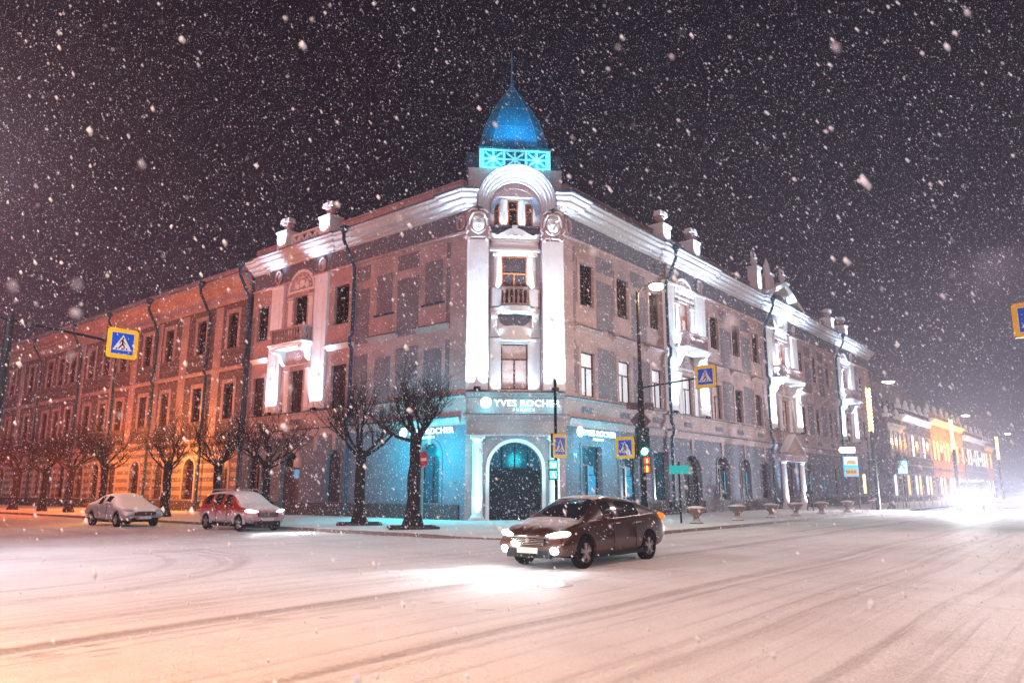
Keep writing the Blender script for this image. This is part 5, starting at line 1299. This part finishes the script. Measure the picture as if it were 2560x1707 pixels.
# yellow bead strip and back sides of signs on the next post
yG = 60.0; pG = Vector(((2178 - 1280) / 1906 * yG, yG, GZ)); gg = empty('sign_post', pG, 0, 'post with grey sign backs beyond the taxi board', 'sign post')
mb = MB(); mb.lathe(pG, [(.07, 0), (.06, 5.6)], 8); mb.build('post', M['black'], gg, pG)
F = sign_frame(pG, cdir)
for a, z, w, h in ((-.28, 4.9, .24, .42), (.30, 4.9, .24, .42), (-.28, 3.3, .2, .24), (.3, 3.3, .2, .24)):
    mb = MB(); mb.box(F, a - w, a + w, -.02, .02, z - h, z + h); mb.build('sign_plate', M['sign_back'], gg, pG)
for a in (-.3, .3):
    mb = MB(); mb.prism(F, [(a + .34 * math.cos(t * math.pi / 9), 4.1 + .38 * math.sin(t * math.pi / 9)) for t in range(18)], -.02, .02); mb.build('sign_plate', M['sign_back'], gg, pG)
gp = Vector(((2163 - 1280) / 1906 * 57.5, 57.5, 0)); mb = MB(); mb.tube([gp + UP * 1.35, gp + UP * 2.75], .09, 7); gs = mb.build('light_strip', M['garland'], None, gp); tag(gs, 'short vertical strip of yellow light beside the taxi board', 'light strip')
# lit cyan box sign far on the right pavement
yH = 66.0; pH = Vector(((2262 - 1280) / 1906 * yH, yH, GZ)); cb = empty('light_box_sign', pH, 0, 'small cyan lit box sign on a post behind the small bare tree', 'lit sign')
mb = MB(); mb.box(FW, pH.x - .35, pH.x + .35, pH.y - .1, pH.y + .1, 3.0, 4.1); mb.build('light_box', M['cyan_box'], cb, pH)
mb = MB(); mb.lathe(pH, [(.06, 0), (.05, 2.9)], 8); mb.build('post', M['black'], cb, pH)
lamp('POINT', 'box_sign_light', (pH.x, pH.y - 1, 3.5), 60, (.1, .8, 1.0), radius=.3)

# urn planters along the right pavement
M['stone'] = snowy('planter_stone', (0.22, 0.15, 0.13), .9, lo=.55, hi=.85)
def planter(s, label, o=6.65):
    p = FR(s, o, GZ); rt = empty('urn_planter', p, 0, label, 'planter', 'stone urn planters along the right pavement')
    mb = MB(); mb.lathe(p, [(.30, 0), (.30, .06), (.20, .12), (.12, .24), (.14, .32), (.30, .46), (.42, .60), (.46, .68), (.44, .70), (.38, .66)], 16, cap=False); mb.build('bowl', M['stone'], rt, p, smooth=True)
    mb = MB(); mb.ellip(lambda a, o_, z: p + Vector((a, o_, z)), 0, 0, .66, .41, .41, .12, 14, 7); mb.build('snow_cap', M['snow'], rt, p, smooth=True)
    return rt
for s, lb in ((.67, 'snow capped stone urn planter nearest the lamp post'), (5.2, 'second stone urn planter along the right pavement'), (9.75, 'third stone urn planter along the right pavement'), (13.6, 'stone urn planter just before the walking person'), (18.2, 'first stone urn planter past the walking person'),
              (23.8, 'stone urn planter between the walking person and the first garlanded post'), (30.7, 'last stone urn planter, below the taxi board')):
    planter(s, lb)
# low street railing farther down
M['rail'] = snowy('railing_paint', (0.25, 0.25, 0.28), .5, lo=.5, hi=.9)
for s0, s1, lb in ((34.5, 46, 'low grey street railing beyond the first garlanded post'), (48, 62, 'low grey street railing in front of the far houses')):
    p = FR(s0, 7.4, GZ); rt = empty('street_railing', p, 0, lb, 'railing', 'low railings along the right kerb')
    mb = MB(); mb.tube([FR(s0, 7.4, 1.05), FR(s1, 7.4, 1.05)], .04, 6); mb.tube([FR(s0, 7.4, .65), FR(s1, 7.4, .65)], .03, 6); mb.build('rail', M['rail'], rt, p)
    for k in range(int((s1 - s0) / 2) + 1):
        mb = MB(); mb.tube([FR(s0 + 2 * k, 7.4, GZ), FR(s0 + 2 * k, 7.4, 1.07)], .04, 6); mb.build('rail_post', M['rail'], rt, p)
# manhole
mb = MB(); mb.lathe((0.72, 13.5, -0.006), [(.34, 0), (.34, .004), (.29, .006), (.28, .001), (.02, .001)], 24); mh = mb.build('manhole_cover', solid('wet_iron', (.30, .26, .25), .5, bump=.6, bscale=60), None, (0.72, 13.5, -0.006)); tag(mh, 'round iron manhole cover showing through the snow before the dark car', 'manhole cover')
# ------------------------------------------------------------------ cars
M['tyre'] = snowy('tyre_rubber', (0.006, 0.005, 0.006), .9, lo=.95, hi=1.5, amount=.3, spec=.05)
M['rim'] = solid('alloy_rim', (0.35, 0.33, 0.33), .35, metal=.7)
M['car_glass'] = solid('car_glass', (0.010, 0.010, 0.013), .06, spec=.6)
M['car_glass_snow'] = snowy('snowy_car_glass', (0.02, 0.018, 0.02), .15, lo=-.1, hi=.55, streak=.9)
M['car_trim'] = solid('black_plastic', (0.005, 0.005, 0.006), .6, spec=.1)
M['chrome'] = solid('chrome_strip', (0.75, 0.62, 0.52), .2, metal=1.0)
M['plate'] = solid('number_plate', (0.55, 0.42, 0.34), .6)
M['plate_w'] = solid('number_plate_white', (0.55, 0.50, 0.52), .6)
M['head_on'] = solid('lit_headlamp', (1, 1, 1), .3, emit=(0.93, 0.97, 1.0), estr=22)
M['head_soft'] = solid('lit_headlamp_dim', (1, 1, 1), .3, emit=(0.93, 0.97, 1.0), estr=7)
M['head_off'] = solid('headlamp_glass', (.30, .30, .32), .15)
M['tail'] = solid('lit_tail_lamp', (.6, .1, .02), .4, emit=(1.0, 0.30, 0.02), estr=.7)
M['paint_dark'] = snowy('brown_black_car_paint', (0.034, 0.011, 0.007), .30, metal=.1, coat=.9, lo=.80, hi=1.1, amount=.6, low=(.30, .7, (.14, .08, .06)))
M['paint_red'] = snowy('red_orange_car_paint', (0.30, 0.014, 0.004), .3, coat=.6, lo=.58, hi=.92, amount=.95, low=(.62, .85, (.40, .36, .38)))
M['paint_silver'] = snowy('snow_dusted_silver_paint', (0.30, 0.27, 0.29), .4, metal=.3, coat=.4, lo=.25, hi=.7)
def split_by_material(me, names, mats, parent, rest):
    """part meshes of one evaluated body, one per material"""
    out = {}
    for idx in range(len(names)):
        if names[idx] is None: continue
        bm = bmesh.new(); bm.from_mesh(me)
        bmesh.ops.delete(bm, geom=[f for f in bm.faces if f.material_index != idx], context='FACES')
        if not bm.faces: bm.free(); continue
        for f in bm.faces: f.material_index = 0; f.smooth = True
        m2 = bpy.data.meshes.new(names[idx]); bm.to_mesh(m2); bm.free()
        m2.materials.clear(); m2.materials.append(mats[idx])
        try: m2.set_sharp_from_angle(angle=R(50))
        except Exception: pass
        o = bpy.data.objects.new(names[idx], m2); col.objects.link(o); o.parent = parent
        out[names[idx]] = o
    return out
def car(name, loc, rz, label, st, wb, fx, rx, wr, W, paint, glass='car_glass', wind='car_glass', headlights='head_off', plate='plate', group=None, fog=False, cat='car', rails=False, cladding=None, tread=.78):
    """st: stations (x, zb, zbelt, ztop, w_low, w_belt, w_top, kind) from rear to front.
       kind of the strip after the station: h hood/boot, w windscreen, s side glass, p pillar, r rear screen"""
    root = empty(name, loc, rz, label, cat, group)
    vs, fs, ms = [], [], []
    def ring(s):
        x, zb, zt, zr, wl, wbt, wtp = s[:7]
        half = [(wl * .86, zb), (wl, zb + .14), (W, zb + (zt - zb) * .50), (wbt, zt), (wtp, zr - .045), (wtp * .60, zr - .004), (0, zr + .004)]
        return [(x, y, z) for y, z in half] + [(x, -y, z) for y, z in reversed(half[:-1])]
    rings = [ring(s) for s in st]; n = len(rings[0])
    for r_ in rings: vs += r_
    for i in range(len(st) - 1):
        kd = st[i][7]
        for j in range(n - 1):
            m = 0
            if j in (3, n - 5) and kd in 's': m = 1
            if kd == 'w' and j in (4, 5, 6, 7): m = 2
            if kd == 'w' and j in (3, n - 5): m = 0
            if kd == 'r' and j in (4, 5, 6, 7): m = 3
            if kd in 'sS' and j in (4, 5, 6, 7): m = 0
            fs.append((i * n + j, i * n + j + 1, (i + 1) * n + j + 1, (i + 1) * n + j)); ms.append(m)
        fs.append((i * n + n - 1, i * n, (i + 1) * n, (i + 1) * n + n - 1)); ms.append(4)
    fs.append(tuple(range(n))[::-1]); ms.append(0); k0 = (len(st) - 1) * n; fs.append(tuple(range(k0, k0 + n))); ms.append(0)
    me = bpy.data.meshes.new('body'); me.from_pydata(vs, [], fs); me.polygons.foreach_set('material_index', ms)
    for k in range(5): me.materials.append(M['car_trim'])
    bm = bmesh.new(); bm.from_mesh(me); bmesh.ops.recalc_face_normals(bm, faces=bm.faces); bm.to_mesh(me); bm.free()
    tmp = bpy.data.objects.new('body', me); col.objects.link(tmp)
    sb = tmp.modifiers.new('s', 'SUBSURF'); sb.levels = 2; sb.render_levels = 2
    cut = MB()
    for xw in (fx, rx): cut.lathe((xw, -W - .5, wr + .01), [(wr * 1.16, 0), (wr * 1.16, 2 * W + 1)], 28, ax=(0, 1, 0))
    cutter = cut.build('cutter', M['car_trim'])
    bo = tmp.modifiers.new('b', 'BOOLEAN'); bo.operation = 'DIFFERENCE'; bo.object = cutter; bo.solver = 'EXACT'
    dg = bpy.context.evaluated_depsgraph_get(); me2 = bpy.data.meshes.new_from_object(tmp.evaluated_get(dg))
    bpy.data.objects.remove(tmp); bpy.data.objects.remove(cutter)
    # arch linings (came from the cutter) keep index 0
    split_by_material(me2, ['body', 'side_window', 'windscreen', 'rear_window', 'underbody'], [M[paint], M[glass], M[wind], M[wind], M['car_trim']], root, None)
    I = lambda a, o, z: Vector((a, o, z))
    mb = MB(); mb.box(I, rx - .1, fx + .1, -W * .72, W * .72, .2, .55); mb.build('chassis', M['car_trim'], root)
    # wheels
    for xw in (fx, rx):
        for sg in (-1, 1):
            yb = sg * (W - .12); P0 = (xw, yb, wr)
            mb = MB(); mb.lathe((xw, yb - .1, wr), [(wr * .62, 0), (wr * .93, 0), (wr, .04), (wr, .16), (wr * .93, .2), (wr * .62, .2)], 26, ax=(0, 1, 0), cap=False); w_ = mb.build('wheel', M['tyre'], root, smooth=True)
            mb = MB(); ys = yb + sg * .085
            mb.lathe((xw, yb - .07, wr), [(wr * .66, 0), (wr * .66, .14), (wr * .60, .14), (wr * .60, 0)], 24, ax=(0, 1, 0), cap=False)
            mb.lathe((xw, ys - .02, wr), [(.07, 0), (.07, .04)], 12, ax=(0, 1, 0))
            for k in range(5):
                t = 2 * math.pi * k / 5 + .3; c, s_ = math.cos(t), math.sin(t)
                for q in (-1, 1):
                    c2, s2 = math.cos(t + q * .16), math.sin(t + q * .16)
                    G = lambda a, o, z: Vector((xw + a * c2 - z * s2, ys + o, wr + a * s2 + z * c2))
                    mb.box(G, .04, wr * .64, -.02, .01, -.016, .016)
            mb.build('rim', M['rim'], w_)
            mb = MB(); mb.lathe((xw, yb - .03, wr), [(wr * .62, 0), (wr * .62, .02)], 20, ax=(0, 1, 0)); mb.build('brake_disc', M['car_trim'], w_)
            if cladding:
                mb = MB(); Pa = [(xw + wr * 1.22 * math.cos(t), wr + wr * 1.22 * math.sin(t)) for t in np.linspace(-.1, math.pi + .1, 15)]; Pb = [(xw + wr * 1.08 * math.cos(t), wr + wr * 1.08 * math.sin(t)) for t in np.linspace(-.1, math.pi + .1, 15)]
                yy = sg * (W + .012); mb.grid([[(a, yy - sg * .09, z) for a, z in Pa], [(a, yy, z) for a, z in Pa], [(a, yy, z) for a, z in Pb], [(a, yy - sg * .12, z) for a, z in Pb]]); mb.build('wheel_arch_trim', M[cladding], root)
    return root
def car_details(root, L0, Lf, W, zh, zg, lampmat, plate='plate', mirror=(.55, .95), belt=None, handles=(), head=(.0, .0), fog=None, tail='tail', tz=.85, grille=True, platetext=''):
    I = lambda a, o, z: Vector((a, o, z))
    for sg in (-1, 1):
        mb = MB(); yh = sg * (W - .26)
        HLp = lambda a, o, z: Vector((a - .55 * max(0, sg * (o - yh)) , o, zh + (z - zh) * (.62 + 1.5 * max(-.2, sg * (o - yh))) + .10 * sg * (o - yh)))
        mb.ellip(HLp, Lf - .14, yh, zh, .16, .25, .085, 16, 8); mb.build('headlight', M[lampmat], root, smooth='all')
        if fog: mb = MB(); mb.ellip(I, Lf - .06, sg * (W - .25), fog, .07, .10, .09, 12, 8); mb.build('fog_light', M[lampmat], root, smooth='all')
        mb = MB(); mb.ellip(I, L0 + .10, sg * (W - .17), tz, .13, .15, .10, 10, 7); mb.build('tail_light', M[tail], root, smooth='all')
        mb = MB(); mb.ellip(I, mirror[0], sg * (W + .10), mirror[1] + .04, .07, .11, .075, 10, 7); mb.box(I, mirror[0] - .02, mirror[0] + .03, sg * (W - .10), sg * (W + .06), mirror[1] - .03, mirror[1] + .01); mb.build('wing_mirror', M['mirror_paint'] if 'mirror_paint' in M else M['car_trim'], root, smooth=True)
        for hx in handles: mb = MB(); mb.box(I, hx - .09, hx + .09, sg * (W - .035), sg * (W + .012), belt - .12, belt - .09); mb.build('door_handle', M['chrome'], root)
        for dx in handles:      # door seams
            mb = MB(); mb.tube([(dx + .14 - .0, sg * (W - .012), .32), (dx + .15, sg * (W + .0), .6), (dx + .13, sg * (W - .04), belt - .03)], .007, 4); mb.build('door_seam', M['car_trim'], root)
        mb = MB(); mb.box(I, L0 + .95, Lf - 1.05, sg * (W - .07), sg * (W - .02), .20, .27); mb.build('sill_trim', M['car_trim'], root)
    if grille:
        mb = MB(); mb.box(I, Lf - .11, Lf + .012, -W * .50, W * .50, zg - .02, zg + .13)
        for k in range(4): mb.box(I, Lf + .012, Lf + .02, -W * .48, W * .48, zg + .0 + k * .033, zg + .012 + k * .033, 1)
        mb.box(I, Lf - .10, Lf + .02, -W * .62, W * .62, .24, .40)
        mb.build('grille', [M['car_trim'], M['chrome']], root)
        mb = MB(); mb.box(I, Lf - .1, Lf + .03, -W * .55, W * .55, zg + .14, zg + .155); mb.build('chrome_bar', M['chrome'], root)
        mb = MB(); mb.lathe((Lf + .012, 0, zg + .08), [(.055, 0), (.055, .02)], 12, ax=(1, 0, 0)); mb.build('badge', M['chrome'], root)
    mb = MB(); mb.box(I, Lf + .005, Lf + .035, -.26, .26, zg - .17, zg - .06); mb.build('number_plate', M[plate], root)
# the dark saloon in the middle of the crossing: faces the camera side, down the right street
st_dark = [(-2.20, .42, .86, .92, .62, .62, .54, 'h'), (-2.15, .30, 1.00, 1.10, .78, .74, .62, 'h'), (-1.98, .24, 1.05, 1.16, .84, .78, .66, 'r'), (-1.62, .22, 1.04, 1.27, .87, .80, .63, 'r'), (-1.22, .21, 1.025, 1.375, .88, .82, .60, 'p'), (-1.10, .21, 1.02, 1.40, .88, .82, .59, 's'),
           (-.46, .21, .995, 1.465, .88, .83, .585, 's'), (-.06, .21, .985, 1.485, .88, .83, .585, 'p'), (.04, .21, .98, 1.485, .88, .83, .585, 's'), (.50, .21, .965, 1.45, .88, .83, .58, 'w'), (.97, .21, .95, 1.225, .88, .83, .63, 'w'), (1.34, .21, .935, 1.00, .88, .83, .71, 'h'),
           (1.64, .21, .88, .955, .87, .82, .71, 'h'), (1.95, .22, .80, .87, .84, .78, .67, 'h'), (2.13, .25, .68, .75, .76, .71, .61, 'h'), (2.20, .34, .56, .62, .60, .58, .52, 'h')]
hd = math.atan2(-dR.y, -dR.x)
M['mirror_paint'] = M['paint_dark']
pd = Vector((1.72, 17.65, 0.0))
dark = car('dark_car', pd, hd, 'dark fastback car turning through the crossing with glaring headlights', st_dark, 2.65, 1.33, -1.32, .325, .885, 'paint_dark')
car_details(dark, -2.2, 2.2, .885, .70, .50, 'head_on', mirror=(.72, .98), belt=.99, handles=(-.85, .10), fog=.40, tz=.97)
mb = MB()
for sg in (-1, 1): mb.tube([(1.18, sg * .845, .965), (.5, sg * .852, .98), (-.4, sg * .852, 1.01), (-1.2, sg * .83, 1.04), (-1.62, sg * .80, 1.06)], .013, 5)
mb.build('belt_strip', M['chrome'], dark)
mb = MB(); mb.ellip(lambda a, o, z: Vector((a, o, z)), .15, .36, 1.17, .10, .085, .13, 10, 7); mb.ellip(lambda a, o, z: Vector((a, o, z)), .08, .36, .85, .16, .22, .24, 10, 7); mb.build('driver_seat', M['car_trim'], dark, smooth='all')
# red crossover: parked nose-out at the left kerb with its lights on
st_red = [(-2.02, .48, .80, .88, .62, .62, .56, 'h'), (-1.97, .36, .98, 1.20, .76, .76, .64, 'r'), (-1.80, .30, 1.03, 1.45, .82, .80, .62, 'p'), (-1.66, .28, 1.03, 1.50, .83, .81, .61, 's'), (-1.02, .27, 1.01, 1.555, .84, .82, .62, 'p'), (-.90, .27, 1.01, 1.56, .84, .82, .62, 's'), (-.12, .27, .99, 1.56, .84, .82, .62, 'p'), (-.02, .27, .985, 1.555, .84, .82, .62, 's'),
          (.42, .27, .975, 1.52, .84, .82, .60, 'w'), (.82, .27, .97, 1.30, .84, .82, .64, 'w'), (1.14, .27, .96, 1.06, .84, .82, .70, 'h'), (1.48, .27, .92, 1.00, .83, .80, .70, 'h'), (1.80, .28, .84, .92, .79, .75, .66, 'h'), (1.96, .32, .72, .80, .72, .68, .60, 'h'), (2.03, .42, .60, .66, .58, .56, .50, 'h')]
M['mirror_paint'] = M['car_trim']
uR = Vector((math.cos(R(-41)), math.sin(R(-41)), 0))
M['arch_snow'] = solid('snow_caked_trim', (.45, .45, .50), .9)
pr = Vector((-12.62, 31.8, 0)) + uR * 1.30 + Vector((-uR.y, uR.x, 0)) * .78
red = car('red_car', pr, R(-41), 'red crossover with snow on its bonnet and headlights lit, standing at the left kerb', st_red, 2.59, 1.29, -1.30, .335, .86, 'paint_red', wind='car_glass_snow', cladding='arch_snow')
car_details(red, -2.02, 2.03, .86, .78, .58, 'head_soft', plate='plate_w', mirror=(.62, 1.02), belt=.99, handles=(-.62, .22), tz=.98)
mb = MB()
for sg in (-1, 1): mb.tube([(-1.45, sg * .56, 1.56), (-1.3, sg * .57, 1.61), (.1, sg * .57, 1.62), (.25, sg * .56, 1.57)], .018, 6)
mb.build('roof_rail', M['arch_snow'], red)
# snowed-in saloon
st_sil = [(-2.32, .42, .80, .88, .60, .60, .52, 'h'), (-2.26, .30, .95, 1.04, .78, .74, .62, 'h'), (-1.95, .25, .99, 1.09, .85, .80, .68, 'h'), (-1.62, .24, .99, 1.11, .87, .82, .68, 'r'), (-1.05, .23, .975, 1.37, .88, .83, .60, 'p'), (-.92, .23, .97, 1.40, .88, .83, .59, 's'), (-.30, .23, .955, 1.465, .88, .84, .60, 'p'), (-.18, .23, .95, 1.47, .88, .84, .60, 's'),
          (.42, .23, .935, 1.44, .88, .84, .59, 'w'), (.90, .23, .925, 1.20, .88, .84, .64, 'w'), (1.22, .23, .91, 1.00, .88, .84, .72, 'h'), (1.62, .23, .87, .95, .87, .82, .72, 'h'), (2.02, .24, .78, .86, .82, .76, .66, 'h'), (2.24, .28, .66, .73, .74, .68, .58, 'h'), (2.31, .36, .54, .60, .58, .56, .48, 'h')]
M['mirror_paint'] = M['paint_silver']
psv = Vector((-19.4, 35.5, 0)) + uR * 1.38 + Vector((-uR.y, uR.x, 0)) * .80
sil = car('silver_car', psv, R(-41), 'silver saloon thickly covered in snow, parked at the left kerb', st_sil, 2.75, 1.38, -1.37, .325, .895, 'paint_silver', wind='car_glass_snow')
M['head_snow'] = solid('snowed_headlamp', (.5, .45, .45), .8)
M['tail_dull'] = solid('dull_tail_lamp', (.45, .05, .02), .5)
car_details(sil, -2.32, 2.31, .895, .74, .52, 'head_snow', plate='plate_w', mirror=(.70, .98), belt=.96, handles=(-.75, .18), tail='tail_dull', tz=.92)
# far vehicles
st_van = [(-2.3, .45, 1.0, 1.6, .70, .72, .66, 'r'), (-2.25, .35, 1.10, 1.95, .84, .84, .74, 'p'), (-2.0, .30, 1.10, 2.02, .88, .87, .76, 's'), (-1.0, .30, 1.10, 2.06, .88, .88, .77, 'p'), (-.88, .30, 1.10, 2.06, .88, .88, .77, 's'), (.1, .30, 1.10, 2.05, .88, .88, .77, 'p'), (.22, .30, 1.08, 2.04, .88, .88, .77, 's'), (.80, .30, 1.06, 1.98, .88, .88, .74, 'w'),
          (1.25, .30, 1.05, 1.52, .88, .87, .76, 'w'), (1.55, .30, 1.04, 1.16, .88, .86, .78, 'h'), (2.0, .32, .96, 1.04, .85, .81, .74, 'h'), (2.25, .36, .78, .86, .76, .72, .66, 'h'), (2.32, .45, .62, .70, .62, .60, .54, 'h')]
M['mirror_paint'] = M['car_trim']
pv = Vector((36.6, 60.5, 0))
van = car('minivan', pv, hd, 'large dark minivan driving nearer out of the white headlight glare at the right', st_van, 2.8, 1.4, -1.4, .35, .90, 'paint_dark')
car_details(van, -2.3, 2.32, .90, .82, .58, 'head_on', mirror=(1.15, 1.15), belt=1.08, handles=(-1.0, .1), tz=1.1)
van.scale = (1.12, 1.12, 1.12)
c2 = Vector((44.5, 64.0, 0))
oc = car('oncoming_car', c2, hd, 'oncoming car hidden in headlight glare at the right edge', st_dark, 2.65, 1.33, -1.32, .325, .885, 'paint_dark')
car_details(oc, -2.2, 2.2, .885, .70, .50, 'head_on', mirror=(.72, .98), belt=.97, handles=(), tz=.9)
HL = (0.90, 0.95, 1.0)
def beams(base, head, off, zh, power, target, ang=70, rad=.12, far=14):
    f = Vector((math.cos(head), math.sin(head), 0)); s = Vector((-f.y, f.x, 0))
    for sg in (-1, 1):
        p = Vector(base) + f * off + s * sg * .66 + UP * zh
        lamp('SPOT', 'headlight_beam', tuple(p + f * .10), power, HL, tuple(p + f * far + UP * target), rad, ang, .9)
beams(pd, hd, 2.25, .70, 300, -.9, 95, .1, 8)
for sg in (-1, 1):
    f = Vector((math.cos(hd), math.sin(hd), 0)); s = Vector((-f.y, f.x, 0)); p = pd + f * 2.6 + s * sg * .64
    lamp('SPOT', 'fog_light_beam', tuple(p + UP * .42 - f * .25), 200, HL, tuple(p + f * 5), .1, 120, .9)
    lamp('POINT', 'fog_light_beam', tuple(p + UP * .40 + f * .05 + s * sg * .1), 42, HL, radius=.1)
beams(pr, R(-41), 2.1, .78, 400, -.8, 90, .1, 8)
beams(pv, hd, 2.7, .92, 19000, -.5, 120, .2, 14)
beams(c2, hd, 2.3, .75, 19000, -.4, 120, .2, 14)

# ------------------------------------------------------------------ the person by the far doorway
def person(loc, rz, label):
    root = empty('person', loc, rz, label, 'person')
    vs = [(0, 0, .92), (0, 0, 1.12), (0, .01, 1.34), (0, .02, 1.46), (0, .03, 1.55), (0, .03, 1.66),
          (.10, 0, .86), (.12, .10, .48), (.12, .16, .08), (.12, .28, .05), (-.10, 0, .86), (-.11, -.06, .48), (-.11, -.22, .12), (-.11, -.12, .05),
          (.20, 0, 1.38), (.26, -.05, 1.12), (.25, .06, .90), (.25, .10, .82), (-.20, 0, 1.38), (-.26, .04, 1.12), (-.25, .12, .90), (-.25, .16, .82)]
    es = [(0, 1), (1, 2), (2, 3), (3, 4), (4, 5), (0, 6), (6, 7), (7, 8), (8, 9), (0, 10), (10, 11), (11, 12), (12, 13), (2, 14), (14, 15), (15, 16), (16, 17), (2, 18), (18, 19), (19, 20), (20, 21)]
    rd = [.17, .155, .17, .07, .065, .10, .10, .075, .05, .045, .10, .075, .05, .045, .08, .06, .045, .04, .08, .06, .045, .04]
    me = bpy.data.meshes.new('figure'); me.from_pydata(vs, es, []); me.update()
    o = bpy.data.objects.new('figure', me); col.objects.link(o)
    sk = o.modifiers.new('k', 'SKIN'); sd_ = me.skin_vertices[0].data if me.skin_vertices else None
    if sd_ is None:
        bm = bmesh.new(); bm.from_mesh(me); bm.verts.layers.skin.verify(); bm.to_mesh(me); bm.free(); sd_ = me.skin_vertices[0].data
    for i, r_ in enumerate(rd): sd_[i].radius = (r_, r_ * .85); sd_[i].use_root = (i == 0)
    sb = o.modifiers.new('s', 'SUBSURF'); sb.levels = 1; sb.render_levels = 1
    dg = bpy.context.evaluated_depsgraph_get(); m2 = bpy.data.meshes.new_from_object(o.evaluated_get(dg)); bpy.data.objects.remove(o)
    m2.materials.clear(); m2.materials.append(solid('dark_clothes', (.02, .014, .016), .9)); m2.polygons.foreach_set('use_smooth', [True] * len(m2.polygons))
    b = bpy.data.objects.new('body', m2); col.objects.link(b); b.parent = root
    I = lambda a, o_, z: Vector((a, o_, z))
    mb = MB(); mb.ellip(I, 0, .0, 1.0, .235, .19, .42, 14, 9); mb.ellip(I, 0, .0, 1.30, .22, .16, .16, 12, 6); mb.build('winter_coat', solid('dark_coat', (.022, .015, .018), .9), root, smooth='all')
    mb = MB(); mb.ellip(I, 0, .02, 1.66, .115, .13, .12, 12, 8); mb.build('hood', solid('dark_hood', (.02, .014, .016), .95), root, smooth='all')
    mb = MB(); mb.ellip(I, 0, .10, 1.63, .075, .06, .10, 10, 7); mb.ellip(I, 0, .165, 1.62, .015, .02, .02, 6, 4); mb.build('face', solid('skin', (.42, .26, .20), .6), root, smooth='all')
    return root
person((21.0, 53.9, .13), R(-51), 'person in a dark hooded coat walking by the pedimented doorway')

# ------------------------------------------------------------------ falling snow
def snowfall(n, seed):
    rg = np.random.default_rng(seed)
    X = rg.uniform(-34, 36, n); Y = rg.uniform(-1.5, 44, n); Z = rg.uniform(0.05, 30, n)
    keep = (np.abs(X) < .95 * np.abs(Y) + 2.5) & (Z < .82 * np.abs(Y) + 3.2)
    D = np.stack([X, Y], 1)
    dl = (D - np.array([OL.x, OL.y])) @ np.array([nL.x, nL.y]); dr = (D - np.array([OR.x, OR.y])) @ np.array([nR.x, nR.y]); dc = (D - np.array([O.x, O.y])) @ np.array([nC.x, nC.y])
    keep &= ((dl > 1.3) | (dr > 1.3) | (dc > 1.3) | (Z > 19))
    dist = np.sqrt(X ** 2 + Y ** 2 + (Z - EYE) ** 2); keep &= dist > .75
    P = np.stack([X, Y, Z], 1)[keep]; d = dist[keep]; n = len(P)
    size = rg.lognormal(math.log(.0047), .56, n); size = np.clip(size, .002, .024)
    size[d < 3.5] *= .62
    size[d > 14] *= 1.05
    octv = np.array([(1, 0, 0), (-1, 0, 0), (0, 1, 0), (0, -1, 0), (0, 0, 1), (0, 0, -1)], float)
    octf = np.array([(0, 2, 4), (2, 1, 4), (1, 3, 4), (3, 0, 4), (2, 0, 5), (1, 2, 5), (3, 1, 5), (0, 3, 5)])
    fall = np.array([.55, -.1, -1.0]); fall = fall / np.linalg.norm(fall)
    V = octv[None] * size[:, None, None] * rg.uniform(.7, 1.3, (n, 6, 1))
    proj = V @ fall
    V = V + proj[..., None] * fall * rg.uniform(.3, 1.6, n)[:, None, None]
    V = V + P[:, None]
    F_ = octf[None] + (np.arange(n) * 6)[:, None, None]
    me = bpy.data.meshes.new('falling_snow')
    me.vertices.add(n * 6); me.vertices.foreach_set('co', V.reshape(-1).astype(np.float32))
    me.loops.add(n * 24); me.loops.foreach_set('vertex_index', F_.reshape(-1).astype(np.int32))
    me.polygons.add(n * 8); me.polygons.foreach_set('loop_start', (np.arange(n * 8) * 3).astype(np.int32))
    me.update(calc_edges=True)
    me.polygons.foreach_set('use_smooth', [True] * (n * 8))
    fm, nt, b = new_mat('snowflake'); b.inputs['Base Color'].default_value = (.86, .90, .98, 1); b.inputs['Roughness'].default_value = .9
    tr = nt.nodes.new('ShaderNodeBsdfTranslucent'); tr.inputs[0].default_value = (.86, .90, .98, 1); mx = nt.nodes.new('ShaderNodeMixShader'); mx.inputs[0].default_value = .5
    nt.links.new(b.outputs[0], mx.inputs[1]); nt.links.new(tr.outputs[0], mx.inputs[2]); nt.links.new(mx.outputs[0], [x for x in nt.nodes if x.type == 'OUTPUT_MATERIAL'][0].inputs[0])
    me.materials.append(fm)
    o = bpy.data.objects.new('falling_snow', me); col.objects.link(o); tag(o, kind='stuff')
    print('flakes', n)
snowfall(860000, 5)

# ------------------------------------------------------------------ the snowy air
hm = bpy.data.materials.new('snowy_air'); hm.use_nodes = True; nt = hm.node_tree
for nd in list(nt.nodes): nt.nodes.remove(nd)
ho = nt.nodes.new('ShaderNodeOutputMaterial'); pv_ = nt.nodes.new('ShaderNodeVolumePrincipled')
pv_.inputs['Color'].default_value = (.84, .82, 1.0, 1); pv_.inputs['Density'].default_value = .0012; pv_.inputs['Anisotropy'].default_value = .60
nt.links.new(pv_.outputs[0], ho.inputs['Volume'])
mb = MB(); mb.box(FW, -75, 160, -16, 215, -1.2, 42); hz = mb.build('haze', hm); tag(hz, kind='stuff')
